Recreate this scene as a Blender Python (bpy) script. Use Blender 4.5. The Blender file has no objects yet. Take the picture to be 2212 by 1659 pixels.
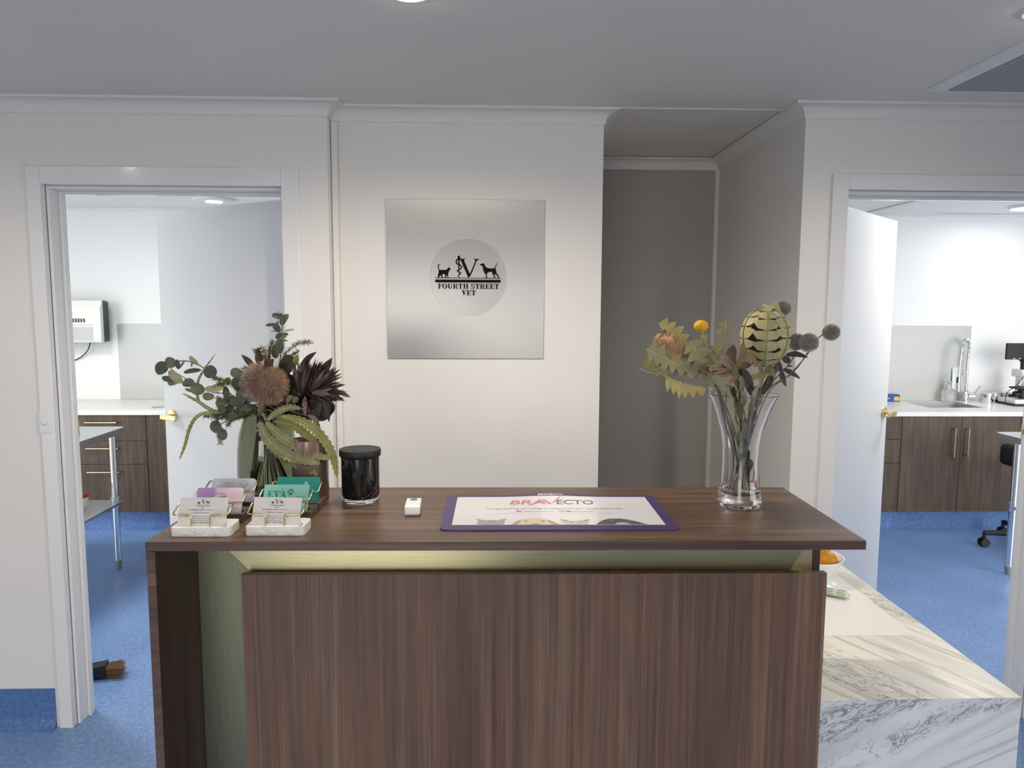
import bpy, bmesh, math, random
from mathutils import Vector, Matrix
from mathutils.geometry import tessellate_polygon
random.seed(7)
sc = bpy.context.scene
COL = sc.collection
pi = math.pi

# ---------------------------------------------------------------- camera
F_PX, PITCH, YAW, ROLL, CAM_H = 1601.92, 0.1054, -0.0304, 0.0043, 1.6403
_fw = Vector((-math.sin(YAW)*math.cos(PITCH), math.cos(YAW)*math.cos(PITCH), -math.sin(PITCH)))
_r0 = Vector((math.cos(YAW), math.sin(YAW), 0)); _u0 = _r0.cross(_fw)
CAM_R = _r0*math.cos(ROLL) + _u0*math.sin(ROLL)
CAM_U = _u0*math.cos(ROLL) - _r0*math.sin(ROLL)
cam_data = bpy.data.cameras.new('camera'); cam = bpy.data.objects.new('camera', cam_data); COL.objects.link(cam)
m = Matrix((CAM_R, CAM_U, -_fw)).transposed().to_4x4(); m.translation = (0, 0, CAM_H)
cam.matrix_world = m
cam_data.sensor_width = 36.0; cam_data.lens = F_PX/2212*36.0; cam_data.clip_start = 0.02; cam_data.clip_end = 200
sc.camera = cam

# ---------------------------------------------------------------- exposure, world
sc.view_settings.view_transform = 'Standard'; sc.view_settings.look = 'None'
sc.view_settings.gamma = 1.0; sc.view_settings.exposure = 0.46; sc.view_settings.use_curve_mapping = False
sc.cycles.use_denoising = True
sc.cycles.max_bounces = 16; sc.cycles.diffuse_bounces = 5; sc.cycles.glossy_bounces = 8
sc.cycles.transmission_bounces = 16; sc.cycles.sample_clamp_indirect = 4.0; sc.cycles.caustics_refractive = True
W = bpy.data.worlds.new('overcast_sky'); sc.world = W; W.use_nodes = True
W.node_tree.nodes['Background'].inputs[0].default_value = (1.0, 0.985, 0.97, 1)
W.node_tree.nodes['Background'].inputs[1].default_value = 5.6

def area_lamp(name, loc, size, power, color, direction=(0, 0, -1), shape='DISK', size_y=None, spread=180, portal=False):
    d = bpy.data.lights.new(name, 'AREA'); d.shape = shape; d.size = size
    if size_y: d.size_y = size_y
    d.energy = power; d.color = color; d.spread = math.radians(spread)
    if portal: d.cycles.is_portal = True
    o = bpy.data.objects.new(name, d); COL.objects.link(o); o.location = loc
    o.rotation_euler = Vector(direction).to_track_quat('-Z', 'Y').to_euler()
    return o
def spot_lamp(name, loc, radius, power, color, cone, blend=1.0):
    d = bpy.data.lights.new(name, 'SPOT'); d.energy = power; d.color = color; d.shadow_soft_size = radius
    d.spot_size = math.radians(cone); d.spot_blend = blend; d.show_cone = False
    o = bpy.data.objects.new(name, d); COL.objects.link(o); o.location = loc; return o
WARM, NEUT, COOL = (1, 0.90, 0.78), (1, 0.975, 0.935), (0.97, 1.0, 0.985)
CEIL = 2.369
# daylight comes in through the windows behind and to the right of the camera
area_lamp('window_daylight', (-1.1, -3.04, 1.12), 1.8, 1, (1, 1, 1), (0, 1, 0), 'RECTANGLE', 1.9, portal=True)
area_lamp('window_daylight', (3.64, -.7, 1.55), 3.0, 1, (1, 1, 1), (-1, 0, 0), 'RECTANGLE', 1.3, portal=True)
SPOTS = [(-1.75, 1.80), (-0.19, 1.822), (1.375, 1.87), (-1.75, -0.6), (-0.2, -0.6), (1.33, -0.6)]
DOWNLIGHT_W, ROOM_W = 37.0, 15.0
DIM = {(-1.75, 1.80): .36, (1.375, 1.87): .30}

# ---------------------------------------------------------------- frames
CX, CY_, CZ, CA = -0.6272, 1.334, 1.2088, -0.011          # counter's front left top corner, its height and its small turn
_c, _s = math.cos(CA), math.sin(CA)
def cp(a, b, z): return Vector((CX + a*_c - b*_s, CY_ + a*_s + b*_c, z))
def _ray(px, py):
    u = (px - 1106)/F_PX; v = (py - 829.5)/F_PX
    return CAM_R*u - CAM_U*v + _fw
def at(px, py, b):                                          # point of the photo at depth b on the counter
    d = _ray(px, py)
    t = (b - CX*_s + CY_*_c)/(-d.x*_s + d.y*_c)
    return Vector((0, 0, CAM_H)) + d*t
def atY(px, py, y):
    d = _ray(px, py); return Vector((0, 0, CAM_H)) + d*(y/d.y)

# ---------------------------------------------------------------- materials
def lin(h):
    if isinstance(h, str):
        h = h.lstrip('#'); c = [int(h[i:i+2], 16)/255 for i in (0, 2, 4)]
        return tuple(x/12.92 if x <= .04045 else ((x+.055)/1.055)**2.4 for x in c) + (1,)
    return tuple(h) + (1,)
MATS = {}
def nmat(name):
    mt = bpy.data.materials.new(name); mt.use_nodes = True
    nt = mt.node_tree; b = nt.nodes['Principled BSDF']; MATS[name] = mt
    return mt, nt, b
def link(nt, a, i, b, j): nt.links.new(a.outputs[i], b.inputs[j])
def coords(nt, scale=(1, 1, 1), rot=(0, 0, 0), kind='Object'):
    t = nt.nodes.new('ShaderNodeTexCoord'); mp = nt.nodes.new('ShaderNodeMapping')
    mp.inputs['Scale'].default_value = scale; mp.inputs['Rotation'].default_value = rot
    link(nt, t, kind, mp, 0); return mp
def noise(nt, vec, scale=5, detail=4, rough=.5, dist=0):
    n = nt.nodes.new('ShaderNodeTexNoise'); n.inputs['Scale'].default_value = scale; n.inputs['Detail'].default_value = detail
    n.inputs['Roughness'].default_value = rough; n.inputs['Distortion'].default_value = dist
    if vec: nt.links.new(vec.outputs[0], n.inputs['Vector'])
    return n
def ramp(nt, src, stops, out=0):
    r = nt.nodes.new('ShaderNodeValToRGB'); e = r.color_ramp.elements
    while len(e) < len(stops): e.new(.5)
    for i, (p, c) in enumerate(stops): e[i].position = p; e[i].color = lin(c) if not isinstance(c, float) else (c, c, c, 1)
    nt.links.new(src.outputs[out], r.inputs[0]); return r
def mixc(nt, fac, a, b, mode='MIX'):
    x = nt.nodes.new('ShaderNodeMix'); x.data_type = 'RGBA'; x.blend_type = mode
    for sock, val in ((0, fac), (6, a), (7, b)):
        if hasattr(val, 'outputs'): nt.links.new(val.outputs[2] if val.bl_idname == 'ShaderNodeMix' else val.outputs[0], x.inputs[sock])
        elif sock == 0: x.inputs[0].default_value = val
        else: x.inputs[sock].default_value = lin(val)
    return x
def bump(nt, b, src, strength=.1, dist=.002):
    n = nt.nodes.new('ShaderNodeBump'); n.inputs['Strength'].default_value = strength; n.inputs['Distance'].default_value = dist
    nt.links.new(src.outputs[0], n.inputs['Height']); nt.links.new(n.outputs[0], b.inputs['Normal'])
def plain(name, col, rough=.5, metal=0, spec=.5, trans=0, ior=1.45, emit=None, estr=0, coat=0, vary=0, vscale=20, bmp=0, bscale=200):
    mt, nt, b = nmat(name)
    b.inputs['Base Color'].default_value = lin(col); b.inputs['Roughness'].default_value = rough; b.inputs['Metallic'].default_value = metal
    b.inputs['Specular IOR Level'].default_value = spec; b.inputs['Transmission Weight'].default_value = trans; b.inputs['IOR'].default_value = ior
    b.inputs['Coat Weight'].default_value = coat
    if emit: b.inputs['Emission Color'].default_value = lin(emit); b.inputs['Emission Strength'].default_value = estr
    if vary:
        n = noise(nt, coords(nt), vscale, 3); c = Vector(lin(col)[:3])
        r = nt.nodes.new('ShaderNodeValToRGB'); e = r.color_ramp.elements
        e[0].position = .3; e[1].position = .7
        e[0].color = tuple(c*(1-vary)) + (1,); e[1].color = tuple(min(1, x) for x in c*(1+vary)) + (1,)
        link(nt, n, 0, r, 0); link(nt, r, 0, b, 'Base Color')
    if bmp: bump(nt, b, noise(nt, coords(nt), bscale, 3), bmp, .001)
    return mt
def wood(name, dark, mid, light, axis, rough=.42, along=1.2, across=18, fine=260, bmp=.03, spec=.45):
    mt, nt, b = nmat(name)
    def sca(al, ac): s = [ac]*3; s[axis] = al; return tuple(s)
    big = noise(nt, coords(nt, sca(along, across)), 1.0, 5, .6, .5)
    r = ramp(nt, big, [(.25, dark), (.5, mid), (.76, light)])
    md = noise(nt, coords(nt, sca(along*1.6, across*4.5)), 1.0, 4, .65, .35); rm = ramp(nt, md, [(.30, '#9d9a98'), (.5, '#d8d6d4'), (.66, '#ffffff')])
    fn = noise(nt, coords(nt, sca(along*2.5, fine)), 1.0, 3, .6); rf = ramp(nt, fn, [(.3, '#b4b2b0'), (.62, '#ffffff')])
    mx = mixc(nt, .8, r, rm, 'MULTIPLY'); mx = mixc(nt, .7, mx, rf, 'MULTIPLY')
    nt.links.new(mx.outputs[2], b.inputs['Base Color'])
    b.inputs['Roughness'].default_value = rough; b.inputs['Specular IOR Level'].default_value = spec
    bump(nt, b, fn, bmp, .0006); return mt
def metal_brush(name, col, rough, aniso, axis, streak=.12, scale=900, bmp=.02, metal=1.0, arot=.25):
    mt, nt, b = nmat(name)
    s = [scale]*3; s[axis] = scale*.012
    n = noise(nt, coords(nt, tuple(s)), 1.0, 2, .6)
    c = Vector(lin(col)[:3]); r = nt.nodes.new('ShaderNodeValToRGB'); e = r.color_ramp.elements
    e[0].position = .25; e[1].position = .75; e[0].color = tuple(c*(1-streak)) + (1,); e[1].color = tuple(min(1, v) for v in c*(1+streak)) + (1,)
    link(nt, n, 0, r, 0); link(nt, r, 0, b, 'Base Color')
    b.inputs['Metallic'].default_value = metal; b.inputs['Roughness'].default_value = rough; b.inputs['Anisotropic'].default_value = aniso
    tg = nt.nodes.new('ShaderNodeVectorMath'); tg.operation = 'ADD'           # the brushing direction
    tg.inputs[0].default_value = tuple(1.0 if i == axis else 0.0 for i in range(3)); tg.inputs[1].default_value = (0, 0, 0)
    nt.links.new(tg.outputs[0], b.inputs['Tangent']); b.inputs['Anisotropic Rotation'].default_value = arot
    bump(nt, b, n, bmp, .0003); return mt
def vinyl(name, dark, light, fleck):
    mt, nt, b = nmat(name)
    n = noise(nt, coords(nt), 60, 6, .7); r = ramp(nt, n, [(.35, dark), (.65, light)])
    n2 = noise(nt, coords(nt, (1, 1, 1)), 170, 2, .5); f = ramp(nt, n2, [(.62, 0.0), (.74, 1.0)])
    big = noise(nt, coords(nt), 2.2, 3); rb = ramp(nt, big, [(.3, '#e2e2e6'), (.7, '#ffffff')])
    m1 = mixc(nt, f, r, fleck); m2 = mixc(nt, 1.0, m1, rb, 'MULTIPLY')
    nt.links.new(m2.outputs[2], b.inputs['Base Color']); b.inputs['Roughness'].default_value = .34; b.inputs['Specular IOR Level'].default_value = .45
    bump(nt, b, n2, .06, .0006); return mt
def marble(name, base, vein, rot, scale, squash, amount=1.0, rough=.25, loc=0.0):
    mt, nt, b = nmat(name)
    mp0 = coords(nt, (1, 1, 1), rot); mp0.inputs['Location'].default_value = (loc, loc*.7, loc*.3)
    mp = nt.nodes.new('ShaderNodeMapping'); mp.inputs['Scale'].default_value = squash; link(nt, mp0, 0, mp, 0)
    n = noise(nt, mp, scale, 7, .55, 1.1)                     # thin curling veins, gathered in bands
    v = ramp(nt, n, [(.455, 0.0), (.495, 1.0), (.505, 1.0), (.545, 0.0)])
    band = noise(nt, mp, scale*.33, 2, .4, .3); bm = ramp(nt, band, [(.46, 0.0), (.56, 1.0)])
    mu = mixc(nt, 1.0, v, bm, 'MULTIPLY')
    soft = noise(nt, mp, scale*.75, 3, .5, .6); sf = ramp(nt, soft, [(.5, 0.0), (.72, .55*amount)])
    c1 = mixc(nt, sf, base, vein)
    mf = nt.nodes.new('ShaderNodeMath'); mf.operation = 'MULTIPLY'; mf.inputs[1].default_value = .9*amount
    nt.links.new(mu.outputs[2], mf.inputs[0])
    dk = tuple(x*.45 for x in lin(vein)[:3])
    c2 = mixc(nt, mf, c1, dk)
    nt.links.new(c2.outputs[2], b.inputs['Base Color']); b.inputs['Roughness'].default_value = rough
    return mt
def marbled(name, base, grey, dark, rot, ax, nvec, bands, span, loc=0.0, rough=.3):      # book-matched laminate: long soft streaks and bands of curling veins
    mt, nt, b = nmat(name)
    def m_(al, off):
        c0 = coords(nt, (1, 1, 1), rot); q = nt.nodes.new('ShaderNodeMapping'); s = [1, 1, 1]; s[ax] = al; q.inputs['Scale'].default_value = s
        q.inputs['Location'].default_value = (off, off*.6, off*.8); link(nt, c0, 0, q, 0); return q
    dt = nt.nodes.new('ShaderNodeVectorMath'); dt.operation = 'DOT_PRODUCT'; link(nt, coords(nt), 0, dt, 0); dt.inputs[1].default_value = nvec
    wob = nt.nodes.new('ShaderNodeMath'); wob.operation = 'MULTIPLY_ADD'; wob.inputs[1].default_value = .15
    link(nt, noise(nt, m_(.3, loc+5), 9, 4, .55, .8), 0, wob, 0); nt.links.new(dt.outputs['Value'], wob.inputs[2])
    mr = nt.nodes.new('ShaderNodeMapRange'); mr.inputs[1].default_value = span[0]+.075; mr.inputs[2].default_value = span[1]+.075; link(nt, wob, 0, mr, 0)
    st = [(0.0, 0.0)]
    for lo, hi, k in bands:
        u0, u1 = (lo-span[0])/(span[1]-span[0]), (hi-span[0])/(span[1]-span[0]); e_ = .012/(span[1]-span[0])
        st += [(u0-e_, 0.0), (u0+e_, k), (u1-e_*2, k*.8), (u1+e_*2, 0.0)]
    band = ramp(nt, mr, st)
    v = ramp(nt, noise(nt, m_(.40, loc), 30, 4, .55, 2.6), [(.462, 0.0), (.493, 1.0), (.507, 1.0), (.538, 0.0)])
    wash = ramp(nt, noise(nt, m_(.25, loc+1), 20, 4, .6, 1.4), [(.45, 0.0), (.66, .55)])
    soft = ramp(nt, noise(nt, m_(.09, loc+7), 14, 4, .5, .9), [(.50, 0.0), (.78, .6)])
    long_ = ramp(nt, noise(nt, m_(.09, loc+11), 7, 3, .5, 1.1), [(.470, 0.0), (.497, .6), (.503, .6), (.53, 0.0)])
    c = mixc(nt, soft, base, grey); c = mixc(nt, long_, c, grey)
    f1 = mixc(nt, 1.0, band, wash, 'MULTIPLY'); f2 = mixc(nt, 1.0, band, v, 'MULTIPLY')
    c = mixc(nt, f1, c, grey); c = mixc(nt, f2, c, dark)
    nt.links.new(c.outputs[2], b.inputs['Base Color']); b.inputs['Roughness'].default_value = rough; return mt
def glass(name, col, rough=0.0, ior=1.48):
    return plain(name, col, rough, 0, .5, 1.0, ior)

M = {}
M['wall'] = plain('wall_paint', (0.76, 0.735, 0.695), .55, vary=.012, vscale=1.5, bmp=.05, bscale=260)
M['wall_cool'] = plain('room_wall_paint', (0.80, 0.80, 0.785), .5, vary=.01, vscale=2, bmp=.04, bscale=260)
M['taupe'] = plain('taupe_wall_paint', (0.42, 0.40, 0.365), .6, vary=.015, vscale=2)
M['ceiling'] = plain('ceiling_paint', (0.73, 0.685, 0.625), .6, vary=.01, vscale=1.2, bmp=.04, bscale=180)
M['gloss'] = plain('gloss_trim_paint', (0.78, 0.77, 0.755), .14, coat=.3, bmp=.2, bscale=70)
M['cove'] = plain('cornice_paint', (0.755, 0.725, 0.685), .5)
M['door'] = plain('door_paint', (0.70, 0.712, 0.715), .32, bmp=.09, bscale=330)
M['vinyl'] = vinyl('blue_vinyl', '#6485b6', '#87a8d8', '#d0dbee')
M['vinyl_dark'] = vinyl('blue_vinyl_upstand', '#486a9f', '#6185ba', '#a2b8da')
M['walnut_x'] = wood('walnut_laminate_lengthways', '#503d30', '#6c5543', '#836a57', 0, .36)
M['walnut_z'] = wood('walnut_laminate_upright', '#57402f', '#6d5342', '#826957', 2, .45, along=.7, across=13)
M['walnut_dark'] = wood('walnut_laminate_edge', '#49342b', '#614a3e', '#775e50', 0, .4)
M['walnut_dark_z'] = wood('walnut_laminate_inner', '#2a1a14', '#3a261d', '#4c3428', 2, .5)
M['oak'] = wood('brown_timber_laminate', '#3f3021', '#5b4835', '#775f48', 2, .5, along=1.6, across=11, fine=150)
M['champ_x'] = metal_brush('champagne_brushed_lengthways', '#b8af88', .34, .85, 0, .16, 700)
M['champ_z'] = metal_brush('champagne_brushed_upright', '#a9a27e', .34, .85, 2, .16, 700)
M['steel_x'] = metal_brush('brushed_steel_lengthways', '#b2aeab', .36, .8, 0, .018, 900, .004, arot=0)
M['steel'] = plain('stainless_steel', (0.66, 0.67, 0.67), .38, 1)
M['steel_soft'] = metal_brush('satin_steel', '#b4b5b2', .5, .3, 0, .03, 600, .01, .35)
M['chrome'] = plain('chrome', (0.80, 0.80, 0.80), .08, 1)
M['brass'] = plain('satin_brass', (0.70, 0.58, 0.29), .3, 1)
M['brass_dull'] = plain('aged_brass', (0.50, 0.41, 0.26), .38, 1)
M['gold_wire'] = plain('polished_gold_wire', (0.74, 0.61, 0.28), .14, 1)
M['white_plastic'] = plain('white_plastic', (0.76, 0.76, 0.75), .35)
M['grey_plastic'] = plain('grey_plastic', (0.22, 0.23, 0.22), .5)
M['charcoal'] = plain('charcoal_plastic', (0.055, 0.075, 0.08), .4)
M['black'] = plain('black_plastic', (0.012, 0.012, 0.012), .4)
M['black_foam'] = plain('black_upholstery', (0.010, 0.010, 0.011), .8)
M['ink'] = plain('black_ink', (0.008, 0.0075, 0.0075), .7, spec=.08)
M['bench'] = marble('speckled_bench_top', '#e4e2dc', '#d2cfc7', (0, 0, .4), 55, (1, 1, 1), .18, .28)
M['marble'] = marble('white_marble', '#d6d4d0', '#8f9094', (0.3, 0.4, .6), 26, (1, .35, 1), .8, .2)
M['desk_top'] = marbled('marbled_laminate_top', '#e2ddd0', '#a09e97', '#6f6d69', (0, 0, math.radians(-32)), 1, (.85, .53, 0), [(-.345, -.20, .9), (.12, .25, .9)], (-.7, .5), .0)
M['desk_daylight_tint'] = marbled('marbled_laminate_daylight_tint', '#c3c5c8', '#8b8d92', '#63646a', (0, math.radians(26), 0), 0, (-.44, 0, .90), [(.06, .14, .6), (.35, .42, .8), (.610, .650, .9), (.70, .80, .95)], (-.1, .95), 2.3)  # same laminate as the top, cool daylight on the front put into its colours
M['paper'] = plain('white_paper', (0.52, 0.50, 0.46), .7)
M['glass'] = glass('clear_glass', (1, 1, 1))
M['glass_green'] = glass('olive_green_glass', (0.44, 0.465, 0.35), 0, 1.46)
M['acrylic'] = None
M['porcelain'] = plain('white_porcelain', (0.86, 0.86, 0.85), .18, coat=.3)
M['lens'] = plain('lamp_lens', (1, 1, 1), .4, emit=(1, .93, .82), estr=22)
M['lens_cool'] = plain('lamp_lens_cool', (1, 1, 1), .4, emit=(.97, 1, 1), estr=7)
mt, nt, b = nmat('clear_acrylic')
tr = nt.nodes.new('ShaderNodeBsdfTransparent'); tr.inputs[0].default_value = (.97, .97, .965, 1)
gl = nt.nodes.new('ShaderNodeBsdfGlossy'); gl.inputs['Roughness'].default_value = .12
fr = nt.nodes.new('ShaderNodeFresnel'); fr.inputs[0].default_value = 1.22
ms = nt.nodes.new('ShaderNodeMixShader'); link(nt, fr, 0, ms, 0); link(nt, tr, 0, ms, 1); link(nt, gl, 0, ms, 2)
nt.links.new(ms.outputs[0], nt.nodes['Material Output'].inputs[0]); M['acrylic'] = mt

# ---------------------------------------------------------------- mesh builder
def spline(pts, n=10):
    P = [Vector(p) for p in pts]; out = []
    if len(P) < 3:
        return [P[0].lerp(P[-1], i/n) for i in range(n+1)]
    Q = [P[0]*2 - P[1]] + P + [P[-1]*2 - P[-2]]
    for i in range(1, len(Q)-2):
        for k in range(n):
            t = k/n; a, b_, c, d = Q[i-1], Q[i], Q[i+1], Q[i+2]
            out.append(.5*((2*b_) + (c-a)*t + (2*a-5*b_+4*c-d)*t*t + (3*b_-a-3*c+d)*t**3))
    out.append(P[-1]); return out
class G:
    def __init__(s): s.v = []; s.f = []; s.m = []; s.mats = []
    def slot(s, mat):
        if mat not in s.mats: s.mats.append(mat)
        return s.mats.index(mat)
    def add(s, vs, fs, mat=None):
        o = len(s.v); s.v += [Vector(v) for v in vs]; k = s.slot(mat) if mat else 0
        for f in fs: s.f.append([i+o for i in f]); s.m.append(k)
    def box(s, x0, x1, y0, y1, z0, z1, mat=None, fn=None):
        vs = [Vector((x, y, z)) for z in (z0, z1) for y in (y0, y1) for x in (x0, x1)]
        if fn: vs = [fn(v) for v in vs]
        s.add(vs, [(0, 2, 3, 1), (4, 5, 7, 6), (0, 1, 5, 4), (2, 6, 7, 3), (0, 4, 6, 2), (1, 3, 7, 5)], mat)
    def cbox(s, a0, a1, b0, b1, z0, z1, mat=None):            # a box in the counter's frame
        s.box(a0, a1, b0, b1, z0, z1, mat, lambda v: cp(v.x, v.y, v.z))
    def tube(s, pts, r, n=8, mat=None, cap=True):
        P = [Vector(p) for p in pts]; R = r if isinstance(r, (list, tuple)) else [r]*len(P)
        T = [(P[min(i+1, len(P)-1)] - P[max(i-1, 0)]).normalized() for i in range(len(P))]
        up = Vector((0, 0, 1)) if abs(T[0].z) < .9 else Vector((1, 0, 0))
        x = T[0].cross(up).normalized(); vs = []; fs = []
        for i, p in enumerate(P):
            x = (x - T[i]*x.dot(T[i])).normalized(); y = T[i].cross(x)
            for k in range(n):
                a = 2*pi*k/n; vs.append(p + (x*math.cos(a) + y*math.sin(a))*R[i])
        for i in range(len(P)-1):
            for k in range(n):
                a = i*n+k; b_ = i*n+(k+1) % n; fs.append((a, b_, b_+n, a+n))
        if cap: fs.append(tuple(range(n-1, -1, -1))); fs.append(tuple(range((len(P)-1)*n, len(P)*n)))
        s.add(vs, fs, mat)
    def lathe(s, prof, c, n=40, mat=None, axis=(0, 0, 1)):
        A = Vector(axis).normalized(); X = A.orthogonal().normalized(); Y = A.cross(X); c = Vector(c); vs = []; fs = []
        for r, h in prof:
            for k in range(n):
                a = 2*pi*k/n; vs.append(c + A*h + (X*math.cos(a) + Y*math.sin(a))*max(r, 1e-5))
        for i in range(len(prof)-1):
            for k in range(n):
                a = i*n+k; b_ = i*n+(k+1) % n; fs.append((a, b_, b_+n, a+n))
        s.add(vs, fs, mat)
    def disc(s, c, r0, r1, h, n=32, mat=None, axis=(0, 0, 1)):  # closed solid of revolution, radius r0 at c to r1 at c+h
        s.lathe([(0, 0), (r0, 0), (r1, h), (0, h)], c, n, mat, axis)
    def ball(s, c, r, nu=16, nv=10, mat=None):
        r = Vector(r) if hasattr(r, '__len__') else Vector((r, r, r)); c = Vector(c); vs = []; fs = []
        for j in range(nv+1):
            t = pi*j/nv
            for i in range(nu):
                p = 2*pi*i/nu; vs.append(c + Vector((r.x*math.sin(t)*math.cos(p), r.y*math.sin(t)*math.sin(p), r.z*math.cos(t))))
        for j in range(nv):
            for i in range(nu):
                a = j*nu+i; b_ = j*nu+(i+1) % nu; fs.append((a, a+nu, b_+nu, b_))
        s.add(vs, fs, mat)
    def flat(s, pts2, fr, mat=None):                             # filled outline on a frame (origin, X, Y)
        O, X, Y = fr; vs = [O + X*p[0] + Y*p[1] for p in pts2]
        tri = tessellate_polygon([[Vector((p[0], p[1], 0)) for p in pts2]])
        s.add(vs, [tuple(t) for t in tri], mat)
    def prism(s, pts2, fr, d, mat=None):                          # the outline made solid by d along X x Y
        O, X, Y = fr; N = X.cross(Y).normalized()*d; n = len(pts2)
        area = sum(pts2[i][0]*pts2[(i+1) % n][1] - pts2[(i+1) % n][0]*pts2[i][1] for i in range(n))
        if area < 0: pts2 = pts2[::-1]
        lo = [O + X*p[0] + Y*p[1] for p in pts2]; hi = [v + N for v in lo]
        tri = tessellate_polygon([[Vector((p[0], p[1], 0)) for p in pts2]])
        fs = []
        for t in tri:
            a, b_, c = [Vector((*pts2[i], 0)) for i in t]
            t = tuple(t) if (b_-a).cross(c-a).z > 0 else tuple(t)[::-1]
            fs.append(tuple(i+n for i in t)); fs.append(t[::-1])
        fs += [(i, (i+1) % n, (i+1) % n + n, i+n) for i in range(n)]
        s.add(lo+hi, fs, mat)
    def line2(s, pts, w, fr, mat=None):                           # a thick flat stroke
        P = [Vector((p[0], p[1])) for p in pts]; L = []; R = []
        for i in range(len(P)):
            t = (P[min(i+1, len(P)-1)] - P[max(i-1, 0)]).normalized(); q = Vector((-t.y, t.x))
            ww = (w[i] if isinstance(w, (list, tuple)) else w)/2
            L.append(P[i] + q*ww); R.append(P[i] - q*ww)
        O, X, Y = fr; vs = [O + X*p.x + Y*p.y for p in L+R]; n = len(P)
        s.add(vs, [(i, n+i, n+i+1, i+1) for i in range(n-1)], mat)
    def build(s, name, mat, parent=None, bevel=0, seg=2, smooth=40, kind=None):
        inv = world(parent).inverted() if parent else Matrix()
        me = bpy.data.meshes.new(name); me.from_pydata([inv @ v for v in s.v], [], s.f)
        for q in (s.mats or [mat]): me.materials.append(q)
        if s.mats: me.polygons.foreach_set('material_index', s.m)
        me.update()
        if smooth:
            me.polygons.foreach_set('use_smooth', [True]*len(me.polygons)); me.set_sharp_from_angle(angle=math.radians(smooth))
        o = bpy.data.objects.new(name, me); COL.objects.link(o)
        if parent: o.parent = parent
        if kind: o['kind'] = kind
        if bevel:
            md = o.modifiers.new('bevel', 'BEVEL'); md.width = bevel; md.segments = seg; md.limit_method = 'ANGLE'; md.angle_limit = math.radians(40)
            md.harden_normals = False
        return o
def world(o):
    mt = o.matrix_basis.copy()
    while o.parent: o = o.parent; mt = o.matrix_basis @ mt
    return mt
def thing(name, label, cat, loc, rz=0, group=None):
    o = bpy.data.objects.new(name, None); COL.objects.link(o); o.empty_display_size = .05
    o.location = loc; o.rotation_euler = (0, 0, rz); o['label'] = label; o['category'] = cat
    if group: o['group'] = group
    return o
def tag(o, label, cat, group=None):
    o['label'] = label; o['category'] = cat
    if group: o['group'] = group
    return o
def one(g, name, mat, label, cat, loc, group=None, rz=0, **k):   # a thing that is a single mesh, its origin at loc
    e = bpy.data.objects.new('tmp', None); e.location = loc; e.rotation_euler = (0, 0, rz)
    inv = e.matrix_basis.inverted(); g.v = [inv @ v for v in g.v]; bpy.data.objects.remove(e)
    o = g.build(name, mat, None, **k); o.location = loc; o.rotation_euler = (0, 0, rz)
    return tag(o, label, cat, group)
def struct(name, g, mat, parent=None, **k): return g.build(name, mat, parent, kind='structure', **k)

# lettering: plain strokes from Blender's own font, and a bold slab serif drawn here
_tc = {}
def letters(t, offset=0.0, shear=0.0):
    key = (t, offset, shear)
    if key not in _tc:
        cu = bpy.data.curves.new('t', 'FONT'); cu.body = t; cu.offset = offset; cu.shear = shear; cu.resolution_u = 3; cu.fill_mode = 'FRONT'
        o = bpy.data.objects.new('t', cu); COL.objects.link(o); bpy.context.view_layer.update()
        me = bpy.data.meshes.new_from_object(o.evaluated_get(bpy.context.evaluated_depsgraph_get()))
        vs = [(v.co.x, v.co.y) for v in me.vertices]; fs = [tuple(p.vertices) for p in me.polygons]
        bpy.data.objects.remove(o); bpy.data.curves.remove(cu); bpy.data.meshes.remove(me)
        _tc[key] = (vs, fs)
    return _tc[key]
def put_text(g, t, fr, x0, x1, y, cap, mat=None, offset=0.0, shear=0.0):
    vs, fs = letters(t, offset, shear); lo = min(v[0] for v in vs); hi = max(v[0] for v in vs); O, X, Y = fr
    k = (x1-x0)/(hi-lo)
    g.add([O + X*(x0 + (v[0]-lo)*k) + Y*(y + v[1]*cap/.73) for v in vs], fs, mat)
def arc(cx, cy, rx, ry, a0, a1, n=14): return [(cx + rx*math.cos(math.radians(a0+(a1-a0)*i/n)), cy + ry*math.sin(math.radians(a0+(a1-a0)*i/n))) for i in range(n+1)]
def ring(cx, cy, rx, ry, tx, ty, a0=0, a1=360, n=20):           # band pieces of an O
    o = arc(cx, cy, rx, ry, a0, a1, n); i = arc(cx, cy, rx-tx, ry-ty, a0, a1, n)
    return [[o[k], o[k+1], i[k+1], i[k]] for k in range(n)]
def R_(a, b, c, d): return [(a, c), (b, c), (b, d), (a, d)]
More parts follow.
